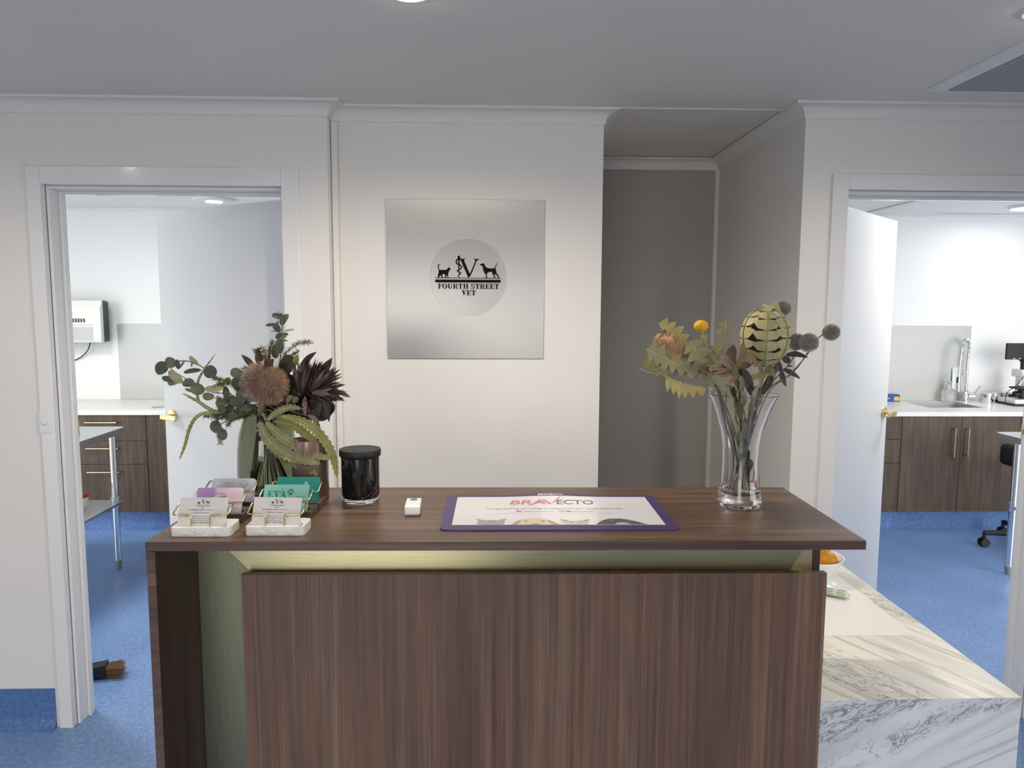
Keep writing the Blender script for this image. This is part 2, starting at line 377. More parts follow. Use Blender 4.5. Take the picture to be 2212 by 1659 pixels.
SER = {
 'F': (.68, [R_(.08, .30, 0, 1), R_(0, .40, 0, .08), R_(0, .64, .92, 1), R_(.55, .64, .68, 1), R_(.3, .46, .47, .55), R_(.42, .5, .35, .68)]),
 'E': (.74, [R_(.08, .30, 0, 1), R_(0, .68, 0, .08), R_(0, .66, .92, 1), R_(.57, .66, .70, 1), R_(.59, .68, 0, .32), R_(.3, .46, .47, .55), R_(.42, .5, .36, .66)]),
 'O': (.86, ring(.40, .5, .40, .52, .22, .08)),
 'U': (.88, [R_(.10, .32, .3, 1), R_(0, .42, .92, 1), R_(.60, .69, .3, 1), R_(.50, .82, .92, 1)] + ring(.395, .32, .295, .34, .2, .1, 180, 360)),
 'R': (.86, [R_(.08, .30, 0, 1), R_(0, .38, 0, .08), R_(0, .42, .92, 1), R_(.3, .42, .46, .54), [(.34, .5), (.54, .5), (.76, .08), (.56, .08)], R_(.52, .84, 0, .09)] + ring(.42, .73, .30, .27, .2, .08, -90, 90)),
 'T': (.78, [R_(.25, .47, 0, 1), R_(.14, .58, 0, .08), R_(0, .72, .92, 1), R_(0, .09, .68, 1), R_(.63, .72, .68, 1)]),
 'H': (.92, [R_(.08, .30, 0, 1), R_(.56, .78, 0, 1), R_(0, .38, 0, .08), R_(0, .38, .92, 1), R_(.48, .86, 0, .08), R_(.48, .86, .92, 1), R_(.3, .56, .46, .55)]),
 'S': (.70, ring(.31, .75, .29, .27, .17, .1, 20, 275) + ring(.31, .26, .31, .28, .19, .1, -160, 95) + [R_(.5, .58, .68, 1), R_(.02, .10, 0, .34)]),
 'V': (.84, [[(.06, 1), (.30, 1), (.50, .30), (.42, 0), (.36, 0)], [(.62, 1), (.71, 1), (.44, 0), (.38, .1)], R_(0, .38, .92, 1), R_(.52, .80, .92, 1)]),
 'A': (.86, [[(.08, 0), (.16, 0), (.42, .9), (.36, 1)], [(.34, 1), (.46, 1), (.76, 0), (.53, 0), (.34, .76)], R_(.2, .6, .28, .36), R_(0, .28, 0, .08), R_(.44, .84, 0, .08)]),
}
def put_serif(g, t, fr, x0, x1, y, cap, mat=None):
    adv = 0; cells = []
    for ch in t:
        if ch == ' ': adv += .34; continue
        w, polys = SER[ch]; cells.append((adv, polys)); adv += w + .02
    k = (x1-x0)/(adv-.06)
    for a, polys in cells:
        for p in polys: g.flat([(x0 + (a+q[0])*k, y + q[1]*cap) for q in p], fr, mat)

# ================================================================ THE SETTING
YL, YC, YR, YA = 2.785, 2.861, 2.739, 3.77                   # faces of the left, centre, right and alcove walls
LX0, LX1, RX0, RX1, HEAD = -1.616, -0.758, 1.311, 2.139, 2.068
AX0, AX1 = 0.428, 1.144                                      # alcove
YB = -3.0
# floor: one sheet of vinyl through all the rooms
g = G(); g.box(-4.4, 5.4, YB, 6.1, -.05, 0); struct('floor', g, M['vinyl'])
g = G(); g.box(-14, 14, -16, YB-.12, -.12, -.06); g.box(5.45, 16, YB-.12, 8, -.12, -.06); struct('ground_outside', g, plain('concrete_paving', (.34, .33, .31), .8, vary=.1, vscale=3))
# ceilings: front room with its alcove, and the two treatment rooms
g = G(); g.box(-3.3, 3.6, YB, YL+.06, CEIL, CEIL+.08); struct('ceiling', g, M['ceiling'])
g = G(); g.box(AX0-.1, AX1+.1, YL+.06, YA+.1, CEIL+.003, CEIL+.08); struct('ceiling_alcove', g, M['ceiling'])
g = G(); g.box(AX0+.053, AX1-.053, YL+.03, YL+.038, CEIL-.003, CEIL+.001); struct('trim_9', g, M['cove'])
g = G(); g.box(-4.4, -.2, YL+.07, 6.1, CEIL+.001, CEIL+.08); struct('ceiling_left_room', g, M['wall_cool'])
g = G(); g.box(AX1+.05, 5.4, YR+.08, 6.1, CEIL+.002, CEIL+.085); struct('ceiling_right_room', g, M['wall_cool'])
def wall_with_door(name, x0, x1, y0, y1, d0, d1, head, mat):
    g = G(); d0 -= .003; d1 += .003; head += .003; g.box(x0, d0, y0, y1, 0, CEIL); g.box(d1, x1, y0, y1, 0, CEIL); g.box(d0, d1, y0, y1, head, CEIL)
    return struct(name, g, mat)
wall_with_door('wall_left', -3.3, -.59, YL, YL+.12, LX0, LX1, HEAD, M['wall'])
wall_with_door('wall_right', AX1, 3.6, YR, YR+.12, RX0, RX1, HEAD, M['wall'])
g = G(); g.box(-.62, AX0, YC, YC+.10, 0, CEIL); struct('wall_centre', g, M['wall'])
g = G(); g.box(AX0-.1, AX0, YC+.1, YA, 0, CEIL); struct('wall_alcove_left', g, M['wall'])
g = G(); g.box(AX1, AX1+.1, YR+.12, YA, 0, CEIL); struct('wall_alcove_right', g, M['wall'])
g = G(); g.box(AX0-.1, AX1+.1, YA, YA+.1, 0, CEIL); struct('wall_alcove_back', g, M['taupe'])
# outer walls of the front room; the back one is a shopfront
g = G(); g.box(-3.42, -3.3, YB-.1, YL+.12, 0, CEIL); struct('wall_front_room_left', g, M['wall'])
def wall_with_window(name, wname, wide, a0, a1, b0, b1, c0, c1, z0, z1, alongx):   # wall from a0 to a1, thick b0 to b1, opening c0..c1
    f = (lambda v: v) if alongx else (lambda v: Vector((v.y, v.x, v.z)))
    g = G()
    for q in ((a0, c0, 0, CEIL), (c1, a1, 0, CEIL), (c0, c1, 0, z0), (c0, c1, z1, CEIL)): g.box(q[0], q[1], b0, b1, q[2], q[3], None, f)
    struct(name, g, M['wall'])
    g = G(); bm_ = (b0+b1)/2
    for k in range(wide+1): x = c0 + (c1-c0-.04)*k/wide; g.box(x, x+.04, bm_-.025, bm_+.025, z0, z1, None, f)
    for z in (z0, z1-.05): g.box(c0+.04, c1-.04, bm_-.024, bm_+.024, z, z+.05, None, f)
    w = struct(wname, g, M['frame']); g = G(); g.box(c0+.04, c1-.04, bm_-.003, bm_+.003, z0+.05, z1-.05, None, f); struct('pane', g, M['acrylic'], w)
M['frame'] = plain('window_frame_metal', (.25, .25, .26), .4, .6)
wall_with_window('wall_front_room_right', 'window_2', 3, YB-.1, YR+.12, 3.6, 3.72, -2.2, .8, .9, 2.2, False)
wall_with_window('wall_front', 'window_1', 2, -3.3, 3.6, YB-.1, YB, -2.0, -.2, .17, 2.07, True)
# walls of the two treatment rooms
YW = 5.88
g = G(); g.box(-4.3, -.2, YW+.02, YW+.12, 0, CEIL); struct('wall_left_room_back', g, M['wall_cool'])
g = G(); g.box(-4.4, -4.3, YL+.12, YW+.12, 0, CEIL); struct('wall_left_room_left', g, M['wall_cool'])
g = G(); g.box(-.3, -.2, YC+.1, YW+.02, 0, CEIL); struct('wall_left_room_right', g, M['wall_cool'])
g = G(); g.box(AX1+.1, 5.3, YW-.02, YW+.08, 0, CEIL); struct('wall_right_room_back', g, M['wall_cool'])
g = G(); g.box(5.3, 5.4, YR+.12, YW+.08, 0, CEIL); struct('wall_right_room_right', g, M['wall_cool'])
g = G(); g.box(AX1, AX1+.1, YA+.1, YW-.02, 0, CEIL); struct('wall_right_room_left', g, M['wall_cool'])

# cornices: a 55 mm cove with a small lip top and bottom
CP = [(0, 0), (.006, 0), (.006, .006)] + [(.006+.042*(1-math.cos(t*pi/16)), .006+.038*math.sin(t*pi/16)) for t in range(1, 9)] + [(.052, .044), (.052, .0525), (0, .0525)]
def cornice(name, path, mat=M['cove']):                       # path in plan with the wall on its left-hand side
    g = G(); P = [Vector((x, y)) for x, y in path]; secs = []
    for i, p in enumerate(P):
        ns = []
        if i > 0: t = (P[i]-P[i-1]).normalized(); ns.append(Vector((t.y, -t.x)))
        if i < len(P)-1: t = (P[i+1]-P[i]).normalized(); ns.append(Vector((t.y, -t.x)))
        n = ns[0] if len(ns) == 1 else (ns[0]+ns[1])/(1+ns[0].dot(ns[1]))
        secs.append([Vector((p.x+n.x*a, p.y+n.y*a, CEIL-.0525+h)) for a, h in CP])
    k = len(CP); vs = [v for s_ in secs for v in s_]; fs = []
    for i in range(len(secs)-1):
        for j in range(k): fs.append((i*k+j, (i+1)*k+j, (i+1)*k+(j+1) % k, i*k+(j+1) % k))
    fs += [tuple(range(k-1, -1, -1)), tuple(range((len(secs)-1)*k, len(secs)*k))]
    g.add(vs, fs); return struct(name, g, mat, smooth=30)
cornice('trim_1', [(-3.3, YL), (-.59, YL), (-.59, YC), (AX0, YC), (AX0, YA), (AX1, YA), (AX1, YR), (3.6, YR)])
cornice('trim_2', [(-4.3, YW+.02), (-.3, YW+.02)], M['wall_cool'])
cornice('trim_3', [(AX1+.1, YW-.02), (5.3, YW-.02)], M['wall_cool'])
# corner beads: where the left wall meets the centre wall, and up the alcove's back corner
g = G(); g.box(-.589, -.565, YC-.024, YC, 0, CEIL-.052); struct('trim_4', g, M['wall'], bevel=.005)
g = G(); g.tube([(AX1-.003, YA-.003, 0), (AX1-.003, YA-.003, CEIL-.053)], .015, 12); struct('trim_5', g, M['cove'])
# coved vinyl skirting along the left wall and the right wall
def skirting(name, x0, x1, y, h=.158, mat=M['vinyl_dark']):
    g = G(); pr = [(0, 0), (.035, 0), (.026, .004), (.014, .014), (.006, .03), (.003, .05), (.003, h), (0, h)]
    vs = [Vector((x, y-a, z)) for x in (x0, x1) for a, z in pr]; k = len(pr)
    fs = [(j, j+k, (j+1) % k+k, (j+1) % k) for j in range(k)] + [tuple(range(k)), tuple(range(2*k-1, k-1, -1))]
    g.add(vs, fs); return struct(name, g, mat, smooth=30)
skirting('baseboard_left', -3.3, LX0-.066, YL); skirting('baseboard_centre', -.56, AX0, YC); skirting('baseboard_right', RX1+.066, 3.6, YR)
skirting('baseboard_left_room', -4.3, -3.06, YW+.02)
# recessed door linings: casing on the wall, jamb set back, stop, with the brass strike plate let in
def door_lining(name, x0, x1, yf, yb, cas_l, cas_r, top, strike_x):
    g = G()
    g.box(x0-cas_l, x0, yf-.011, yf+.02, 0, HEAD+top); g.box(x1, x1+cas_r, yf-.011, yf+.02, 0, HEAD+top); g.box(x0, x1, yf-.011, yf+.02, HEAD, HEAD+top)
    cas = struct(name, g, M['gloss'], bevel=.002)
    g = G(); a, b_ = yf+.022, yb+.008
    g.box(x0, x0+.012, a, b_, 0, HEAD-.012); g.box(x1-.012, x1, a, b_, 0, HEAD-.012); g.box(x0, x1, a, b_, HEAD-.012, HEAD)
    struct('jamb', g, M['gloss'], cas, bevel=.0015)
    g = G(); c, d = yf+.076, yf+.102
    g.box(x0+.012, x0+.024, c, d, 0, HEAD-.024); g.box(x1-.024, x1-.012, c, d, 0, HEAD-.024); g.box(x0+.012, x1-.012, c, d, HEAD-.024, HEAD-.012)
    struct('stop', g, M['gloss'], cas, bevel=.0015)
    g = G(); sx = 1 if strike_x < (x0+x1)/2 else -1
    g.box(min(strike_x, strike_x+sx*.003), max(strike_x, strike_x+sx*.003), d+.004, b_-.001, 1.118, 1.178, M['brass'])
    g.box(min(strike_x+sx*.0031, strike_x+sx*.0036), max(strike_x+sx*.0031, strike_x+sx*.0036), d+.008, d+.016, 1.136, 1.158, M['black'])
    o = struct('strike_plate', g, None, cas); o['label'] = 'brass strike plate'
    return cas
door_lining('trim_6', LX0, LX1, YL, YL+.12, .050, .062, .064, LX0+.012)
door_lining('trim_7', RX0, RX1, YR, YR+.12, .060, .060, .055, RX1-.012)

def door_leaf(name, hx, hy, ang, label, flip):
    t = bpy.data.objects.new(name, None); COL.objects.link(t); t.location = (hx, hy, 0); t.rotation_euler = (0, 0, ang)
    t['kind'] = 'structure'; t['label'] = label; t['category'] = 'door'
    Mx = t.matrix_basis; s = -1 if flip else 1
    def bx(g, x0, x1, y0, y1, z0, z1, mat=None): g.box(x0, x1, min(y0*s, y1*s), max(y0*s, y1*s), z0, z1, mat, lambda v: Mx @ v)
    g = G(); bx(g, 0, .815, 0, .035, .008, 2.04); g.build('panel', M['door'], t, bevel=.0015, kind='structure')
    P = lambda x, y, z: Mx @ Vector((x, y*s, z))
    ny = (Mx.to_3x3() @ Vector((0, -s, 0)))
    g = G(); g.disc(P(.755, 0, 1.145), .027, .027, .010, 32, None, ny); h = g.build('handle', M['brass'], t); h['label'] = 'satin brass lever handle'
    g = G(); g.disc(P(.755, -.010, 1.145), .009, .009, .042, 20, None, ny); g.build('spindle', M['brass'], h)
    g = G(); bx(g, .66, .768, -.046, -.058, 1.134, 1.156); g.build('lever', M['brass'], h, bevel=.003)
    g = G()
    for z in (.25, 1.75): g.tube([P(-.004, .004, z-.045), P(-.004, .004, z+.045)], .006, 10)
    g.build('hinge', M['brass'], t)
    return t
dl = door_leaf('door_1', -.775, 2.912, math.atan2(.431, -.672), 'white flush door swung inward in the left doorway', True)
dr = door_leaf('door_2', 1.338, 2.890, math.atan2(.565, .552), 'white flush door swung inward in the right doorway', False)

# shallow panel on the treatment room ceiling
g = G(); g.box(2.906, 3.39, 3.6, YW-.08, CEIL-.012, CEIL+.002); struct('trim_8', g, M['wall_cool'], bevel=.004)

# ================================================================ LAMPS AND FIXTURES
def downlight(x, y, label, seen=True):
    t = thing('downlight', label, 'ceiling light', (x, y, CEIL), group='round downlights in the front room ceiling')
    g = G(); g.lathe([(.040, -.001), (.044, -.005), (.056, -.005), (.058, 0), (.040, 0)], (x, y, CEIL), 40); g.build('trim_ring', M['white_plastic'], t)
    g = G(); g.lathe([(.0405, -.0055), (.036, -.011), (.024, -.0155), (0, -.017)][::-1] + [(.0405, -.001), (0, -.001)], (x, y, CEIL), 40); g.build('lens', M['lens'], t)
    spot_lamp('downlight_beam', (x, y, CEIL-.050), .03, DOWNLIGHT_W*DIM.get((x, y), 1), WARM, 168, .72)
downlight(*SPOTS[1], 'round warm downlight at the top centre of the ceiling')
downlight(*SPOTS[2], 'round warm downlight near the ceiling grille on the right')
for x, y in SPOTS[:1]+SPOTS[3:]: spot_lamp('downlight_beam', (x, y, CEIL-.050), .03, DOWNLIGHT_W*DIM.get((x, y), 1), WARM, 168, .72)

t = thing('ceiling_light', 'round white flush light on the ceiling of the left treatment room', 'ceiling light', (-1.92, 5.33, CEIL))
g = G(); g.lathe([(0, -.018), (.13, -.018), (.142, -.010), (.145, 0), (0, 0)], (-1.92, 5.33, CEIL), 48); g.build('surround', M['white_plastic'], t)
g = G(); g.disc((-1.92, 5.33, CEIL-.022), .055, .055, .004, 40); g.build('lens', M['lens_cool'], t)
area_lamp('ceiling_light_beam', (-1.92, 5.33, CEIL-.03), .14, ROOM_W*.12, COOL, spread=160)
area_lamp('added_room_fill', (-2.75, 3.85, CEIL-.03), .5, ROOM_W*1.75, COOL, spread=180)  # added light with no fitting, brightens the left room and its door
t = thing('ceiling_light', 'bright white flush light on the ceiling of the right treatment room', 'ceiling light', (3.93, 5.32, CEIL))
g = G(); g.lathe([(.15, -.012), (.165, -.020), (.175, -.012), (.178, 0), (.15, 0)], (3.93, 5.32, CEIL), 48); g.build('surround', M['white_plastic'], t)
g = G(); g.disc((3.93, 5.32, CEIL-.018), .152, .152, .006, 48); g.build('lens', M['lens_cool'], t)
area_lamp('ceiling_light_beam', (3.93, 5.32, CEIL-.03), .28, ROOM_W*.16, NEUT, spread=175)
area_lamp('added_room_fill', (2.40, 3.30, CEIL-.03), .4, ROOM_W*.95, NEUT, spread=180)  # added light with no fitting, out of view above the lintel, brightens the door

# return air grille
t = thing('air_grille', 'white framed return air grille in the ceiling at upper right', 'vent', (1.76, 2.2, CEIL))
X0, X1, Y0, Y1 = 1.466, 2.10, 1.86, 2.548
g = G(); z0 = CEIL-.006
for a in ((X0, X0+.064, Y0, Y1), (X1-.064, X1, Y0, Y1), (X0+.064, X1-.064, Y0, Y0+.02), (X0+.064, X1-.064, Y1-.016, Y1)): g.box(*a, z0, CEIL)
g.build('frame', M['white_plastic'], t, bevel=.001)
g = G(); g.box(X0+.064, X1-.064, Y0+.02, Y1-.016, CEIL-.0012, CEIL-.0004); g.build('filter', plain('dark_filter', (.035, .035, .035), .9), t)
g = G(); x = X0+.072
while x < X1-.07:
    for dx in (0,):
        g.box(x, x+.0055, Y0+.021, Y1-.017, CEIL-.0085, CEIL-.0015, None, lambda v: Vector((v.x + (CEIL-v.z)*.9, v.y, v.z)))
    x += .0146
g.build('louvres', plain('grille_enamel', (.36, .36, .36), .5), t)

# rocker light switch
c = Vector((-1.650, YL-.0045, 1.201))
t = thing('light_switch', 'small white rocker light switch on the wall left of the left door', 'switch', (c.x, YL, c.z))
g = G(); g.box(c.x-.0215, c.x+.0215, YL-.013, YL, c.z-.041, c.z+.041); g.build('plate', M['white_plastic'], t, bevel=.0025, seg=3)
g = G(); g.box(c.x-.009, c.x+.009, YL-.018, YL-.0125, c.z-.007, c.z+.011); g.build('rocker', M['white_plastic'], t, bevel=.003, seg=3)

# ---------------------------------------------------------------- sign plaque
PX0, PZ0 = -.3914, 1.4367
t = thing('sign_plaque', 'square brushed steel plaque with a round clear badge and black lettering', 'sign', (PX0+.3, YC, PZ0+.3))
g = G(); g.box(PX0, PX0+.6, YC-.006, YC, PZ0, PZ0+.6); g.build('plate', M['steel_x'], t, bevel=.0008)
bc = Vector((-.081, YC-.0095, 1.745))
g = G(); g.disc(bc + Vector((0, .0032, 0)), .146, .146, .0032, 96, None, (0, -1, 0)); o = g.build('badge', M['acrylic'], t); o['label'] = 'round clear acrylic badge'
K = .0001745; fr = (bc + Vector((0, -.0004, 0)), Vector((K, 0, 0)), Vector((0, 0, K)))
def lg(pts): return [(x-1126, 603-y) for x, y in pts]
cat = [(508,320),(486,317),(468,330),(461,360),(464,398),(480,437),(482,470),(470,525),(463,560),(459,607),(478,607),(490,590),(528,553),(540,590),(550,607),(578,607),(562,580),(564,540),(575,528),(610,528),(620,545),(618,580),(600,607),(632,607),(645,575),(652,553),(668,580),(675,607),(692,607),(684,560),(686,520),(705,470),(712,445),(730,438),(740,418),(728,398),(708,388),(693,377),(685,394),(660,420),(640,437),(500,437),(486,410),(480,370),(484,342),(494,332),(506,330)]
dog = [(1375,318),(1385,308),(1420,300),(1437,292),(1465,295),(1480,315),(1490,350),(1515,375),(1560,395),(1620,400),(1690,397),(1705,370),(1750,275),(1757,278),(1712,395),(1724,420),(1732,455),(1737,490),(1752,520),(1785,555),(1793,607),(1765,607),(1768,580),(1735,545),(1700,517),(1690,530),(1708,570),(1708,590),(1700,607),(1672,607),(1688,585),(1655,530),(1640,475),(1590,475),(1540,497),(1530,520),(1530,607),(1502,607),(1508,560),(1507,530),(1480,515),(1470,497),(1478,487),(1455,460),(1443,420),(1440,380),(1430,350),(1388,336)]
vee = [(965,240),(985,215),(972,195),(1060,195),(1058,206),(1036,216),(1034,240),(1158,525),(1275,245),(1272,222),(1240,208),(1237,197),(1365,197),(1362,207),(1325,222),(1300,250),(1175,560),(1128,605),(1115,590)]
g = G()
for p in (cat, dog, vee): g.flat(lg(p), fr)
g.flat(lg([(920+28*math.cos(i*pi/12), 163+36*math.sin(i*pi/12)) for i in range(24)]), fr)
g.flat(lg([(905,180),(938,180),(936,420),(926,560),(918,560),(910,420)]), fr)
sn = spline([Vector((*p, 0)) for p in [(980,222),(955,205),(920,198),(882,215),(862,265),(885,308),(940,330),(978,362),(965,405),(905,435),(885,462),(920,484),(960,500),(940,530),(908,556),(914,583),(938,606)]], 6)
g.line2(lg([(p.x, p.y) for p in sn]), [32-16*i/len(sn) for i in range(len(sn))], fr)
g.flat(lg([(402,604),(1830,604),(1830,619),(402,619)]), fr); g.flat(lg([(402,645),(1830,645),(1830,709),(402,709)]), fr)
g.build('emblem', M['ink'], t, smooth=0)
g = G(); put_serif(g, 'FOURTH STREET', fr, 465-1126, 1794-1126, 603-845, 112); put_serif(g, 'VET', fr, 976-1126, 1290-1126, 603-985, 112)
g.build('lettering', M['ink'], t, smooth=0)

# ================================================================ RECEPTION COUNTER
T0 = cp(.66, .2, 0)
rc = thing('reception_counter', 'dark walnut reception counter with an overhanging top and champagne recess', 'counter', T0, CA)
g = G(); g.cbox(0, 1.327, 0, .407, CZ-.0175, CZ); g.build('countertop', M['walnut_x'], rc, bevel=.0006)
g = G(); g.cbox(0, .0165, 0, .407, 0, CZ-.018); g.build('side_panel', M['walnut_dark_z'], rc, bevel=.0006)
g = G(); g.cbox(.0005, .016, -.0006, .0004, 0, CZ-.0182); g.build('edge_strip', M['walnut_dark'], rc)
g = G(); g.cbox(0, 1.327, -.0008, .0006, CZ-.0172, CZ-.0006); g.build('edge_strip', M['walnut_dark'], rc)
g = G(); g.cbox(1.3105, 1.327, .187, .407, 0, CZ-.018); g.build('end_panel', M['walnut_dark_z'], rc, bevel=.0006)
cf = (cp(0, .187, 0), Vector((_c, _s, 0)), Vector((0, 0, 1)))
zt = CZ-.018; W_ = .22
g = G(); g.prism([(.0170, zt-.0005), (.0170+W_, zt-W_-.0005), (.0170+W_, .01), (.0170, .01)], cf, -.015); o = g.build('fascia_panel', M['champ_z'], rc); o['label'] = 'upright champagne brushed panel'
g = G(); g.prism([(.0175, zt), (1.3100, zt), (1.3100, zt-W_), (.0175+W_, zt-W_)], cf, -.015); o = g.build('fascia_panel', M['champ_x'], rc); o['label'] = 'lengthways champagne brushed strip'
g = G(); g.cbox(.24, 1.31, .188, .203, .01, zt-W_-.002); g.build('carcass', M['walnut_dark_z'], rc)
g = G(); g.cbox(.118, 1.327, .150, .1665, .03, 1.0905); g.build('front_panel', M['walnut_z'], rc, bevel=.0006)
g = G(); g.cbox(.16, 1.29, .1667, .1868, .10, 1.084); g.build('spacer', M['walnut_dark'], rc)

# marbled staff desk that stands behind the counter
DZ = .785
dk = thing('side_desk', 'low white desk with grey marble veins at the right end of the counter', 'desk', (.94, 2.0, 0))
g = G(); g.box(.715, 1.174, 1.5455, 2.46, DZ-.025, DZ); g.box(.715, 1.174, 1.520, 1.5453, DZ-.0010, DZ); g.build('desk_top', M['desk_top'], dk)
g = G(); g.box(.715, 1.174, 1.520, 1.545, 0, DZ-.0012); g.build('front_panel', M['desk_daylight_tint'], dk)
g = G(); g.box(.715, 1.174, 2.435, 2.46, 0, DZ-.0253); g.build('back_panel', M['desk_daylight_tint'], dk)

# ================================================================ THINGS ON THE COUNTER
def cfr(a, b, z, lean=0.0):                                   # frame standing on the counter: right, up (leaning back), origin
    X = Vector((_c, _s, 0)); B = Vector((-_s, _c, 0))
    return cp(a, b, z), X, (Vector((0, 0, 1))*math.cos(lean) + B*math.sin(lean))
def rounded(w, h, r, n=5, x0=0, y0=0):
    o = []
    for cx, cy, a in ((w-r, r, -90), (w-r, h-r, 0), (r, h-r, 90), (r, r, 180)): o += [(x0+p[0], y0+p[1]) for p in arc(cx, cy, r, r, a, a+90, n)]
    return o
M['card_white'] = marble('marbled_card', '#c9c5c2', '#a19e9e', (0, .5, 0), 12, (1, 1, 1), .5, .6)
M['card_grey'] = plain('pale_grey_card', '#c4c5c9', .6)
M['card_eva'] = plain('mint_card', '#7db8ab', .55)
M['card_teal'] = plain('teal_card', '#16857a', .55)
M['eva_ink'] = plain('teal_ink', '#1d7d74', .6)
M['teal_light'] = plain('pale_teal_ink', '#9fd4c9', .6)
M['grey_ink'] = plain('grey_ink', '#55565c', .6)
mt, nt, b = nmat('watercolour_card'); mp = coords(nt)
gr = nt.nodes.new('ShaderNodeSeparateXYZ'); link(nt, mp, 0, gr, 0)
nz = noise(nt, mp, 35, 4, .6)
ad = nt.nodes.new('ShaderNodeMath'); ad.operation = 'MULTIPLY_ADD'; ad.inputs[1].default_value = .022; link(nt, nz, 0, ad, 0); link(nt, gr, 0, ad, 2)
mr = nt.nodes.new('ShaderNodeMapRange'); mr.inputs[1].default_value = -.035; mr.inputs[2].default_value = .055; link(nt, ad, 0, mr, 0)
rp = ramp(nt, mr, [(0.0, '#9d78b4'), (.36, '#a583ba'), (.46, '#d9b4cc'), (.75, '#e2c8d2'), (1.0, '#e6d6d8')])
mr2 = nt.nodes.new('ShaderNodeMapRange'); mr2.inputs[1].default_value = .006; mr2.inputs[2].default_value = .030
ad2 = nt.nodes.new('ShaderNodeMath'); ad2.operation = 'MULTIPLY_ADD'; ad2.inputs[1].default_value = .02; link(nt, nz, 0, ad2, 0); link(nt, gr, 2, ad2, 2); link(nt, ad2, 0, mr2, 0)
mx = mixc(nt, mr2, '#b4c0dc', rp); nt.links.new(mx.outputs[2], b.inputs['Base Color']); b.inputs['Roughness'].default_value = .55
M['card_purple'] = mt
LEAN = math.radians(24)
def holder(a0, b0, style, label, slot=.006):
    wood_ = style == 'wood'; w, d, h = (.111, .060, .017)
    t = thing('card_holder', label, 'card holder', cp(a0+w/2, b0+d/2, CZ), CA, 'card holders in two rows on the counter')
    g = G(); O, X, _ = cfr(a0, b0, CZ); B = Vector((-_s, _c, 0))
    if not wood_:
        g.prism(rounded(w, d, .009), (O, X, B), h)
        g.build('base', M['marble'], t, bevel=.002, seg=3)
    else:                                                   # walnut block with a slot cut along it
        g.cbox(a0, a0+w, b0, b0+.010, CZ, CZ+h); g.cbox(a0, a0+w, b0+.030, b0+d, CZ, CZ+h); g.cbox(a0, a0+.008, b0+.010, b0+.030, CZ, CZ+h); g.cbox(a0+w-.008, a0+w, b0+.010, b0+.030, CZ, CZ+h); g.cbox(a0+.008, a0+w-.008, b0+.010, b0+.030, CZ, CZ+slot)
        g.build('base', M['walnut_dark'], t, bevel=.0006)
    top = CZ+h; f = b0+.0055
    P = lambda a, bb, z: cp(a0+a, b0+bb, top+z)
    half = lambda s: [P(w/2+s*.0175, .0055, -.002), P(w/2+s*.0175, .0055, .016), P(w/2+s*.0178, .0055, .0205), P(w/2+s*.022, .0055, .0228), P(w/2+s*.046, .0055, .0232), P(w/2+s*.0500, .0065, .0236), P(w/2+s*.0515, .010, .0248), P(w/2+s*.0515, .024, .0308), P(w/2+s*.0515, .0365, .0358), P(w/2+s*.050, .0395, .0362), P(w/2+s*.046, .0402, .0362)]
    L = half(-1); Rr = half(1)
    path = L[:3] + spline(L[2:5], 3)[1:] + L[5:] + Rr[::-1][:7] + spline(Rr[2:5], 3)[::-1][:-1] + Rr[:3][::-1]
    g = G(); g.tube(path, .0015, 8); o = g.build('wire_frame', M['gold_wire'] if not wood_ else M['brass_dull'], t, smooth=60)
    return t
def card_pack(a0, b0, zb, w, h, n_thick, mat, label, round_r=.0006, pr=None, group=None, tilt=0.0):
    O, X, U = cfr(a0, b0, zb, LEAN)
    if tilt: U, X = U*math.cos(tilt) - X*math.sin(tilt), X*math.cos(tilt) + U*math.sin(tilt)
    N = X.cross(U)                                           # faces the room
    t = thing('business_card_stack', label, 'business cards', O + X*w/2, CA, group)
    g = G(); g.prism(rounded(w, h, round_r, 4), (O - N*n_thick, X, U), n_thick); g.build('cards', mat, t)
    F = (O + N*.00025, X*.001, U*.001)                        # printing in millimetres
    if pr: pr(t, F)
    return t
def pets(g, F, x, y, k):                                       # small cat, letter and dog mark
    O, X, Y = F; fr = (O + X*x + Y*y, X*k, Y*k)
    for p in (cat, dog, vee): g.flat([((px-1126)*.0012, (607-py)*.0015) for px, py in p], fr)
    g.flat([((px-1126)*.0012, (607-py)*.0015) for px, py in [(900,130),(945,130),(936,600),(915,600)]], fr)
def vet_print(t, F):
    g = G(); pets(g, F, 45, 40.5, 14.0)
    put_serif(g, 'FOURTH STREET', F, 32, 58, 36.6, 1.9); put_serif(g, 'VET', F, 41, 48, 33.2, 1.8)
    put_text(g, 'Dr Andrew Lobb', F, 18, 46.5, 28.6, 2.6, None, .012, .18); put_text(g, 'BSc BVMS (Hons)', F, 48, 66, 28.6, 1.7)
    put_text(g, 'Veterinary Surgeon', F, 28, 58, 23.6, 2.2, None, 0, .2)
    put_text(g, '11A Fourth Street Gawler South SA 5118', F, 15, 69, 16.4, 1.8); put_text(g, 'reception@fourthstreet.vet', F, 24, 62, 12.6, 1.8)
    put_text(g, 'www.fourthstreet.vet', F, 27, 57, 8.8, 1.8); put_text(g, '0456 734 702', F, 24, 59, 4.2, 2.7, None, .004, .18)
    g.build('printing', M['ink'], t, smooth=0)
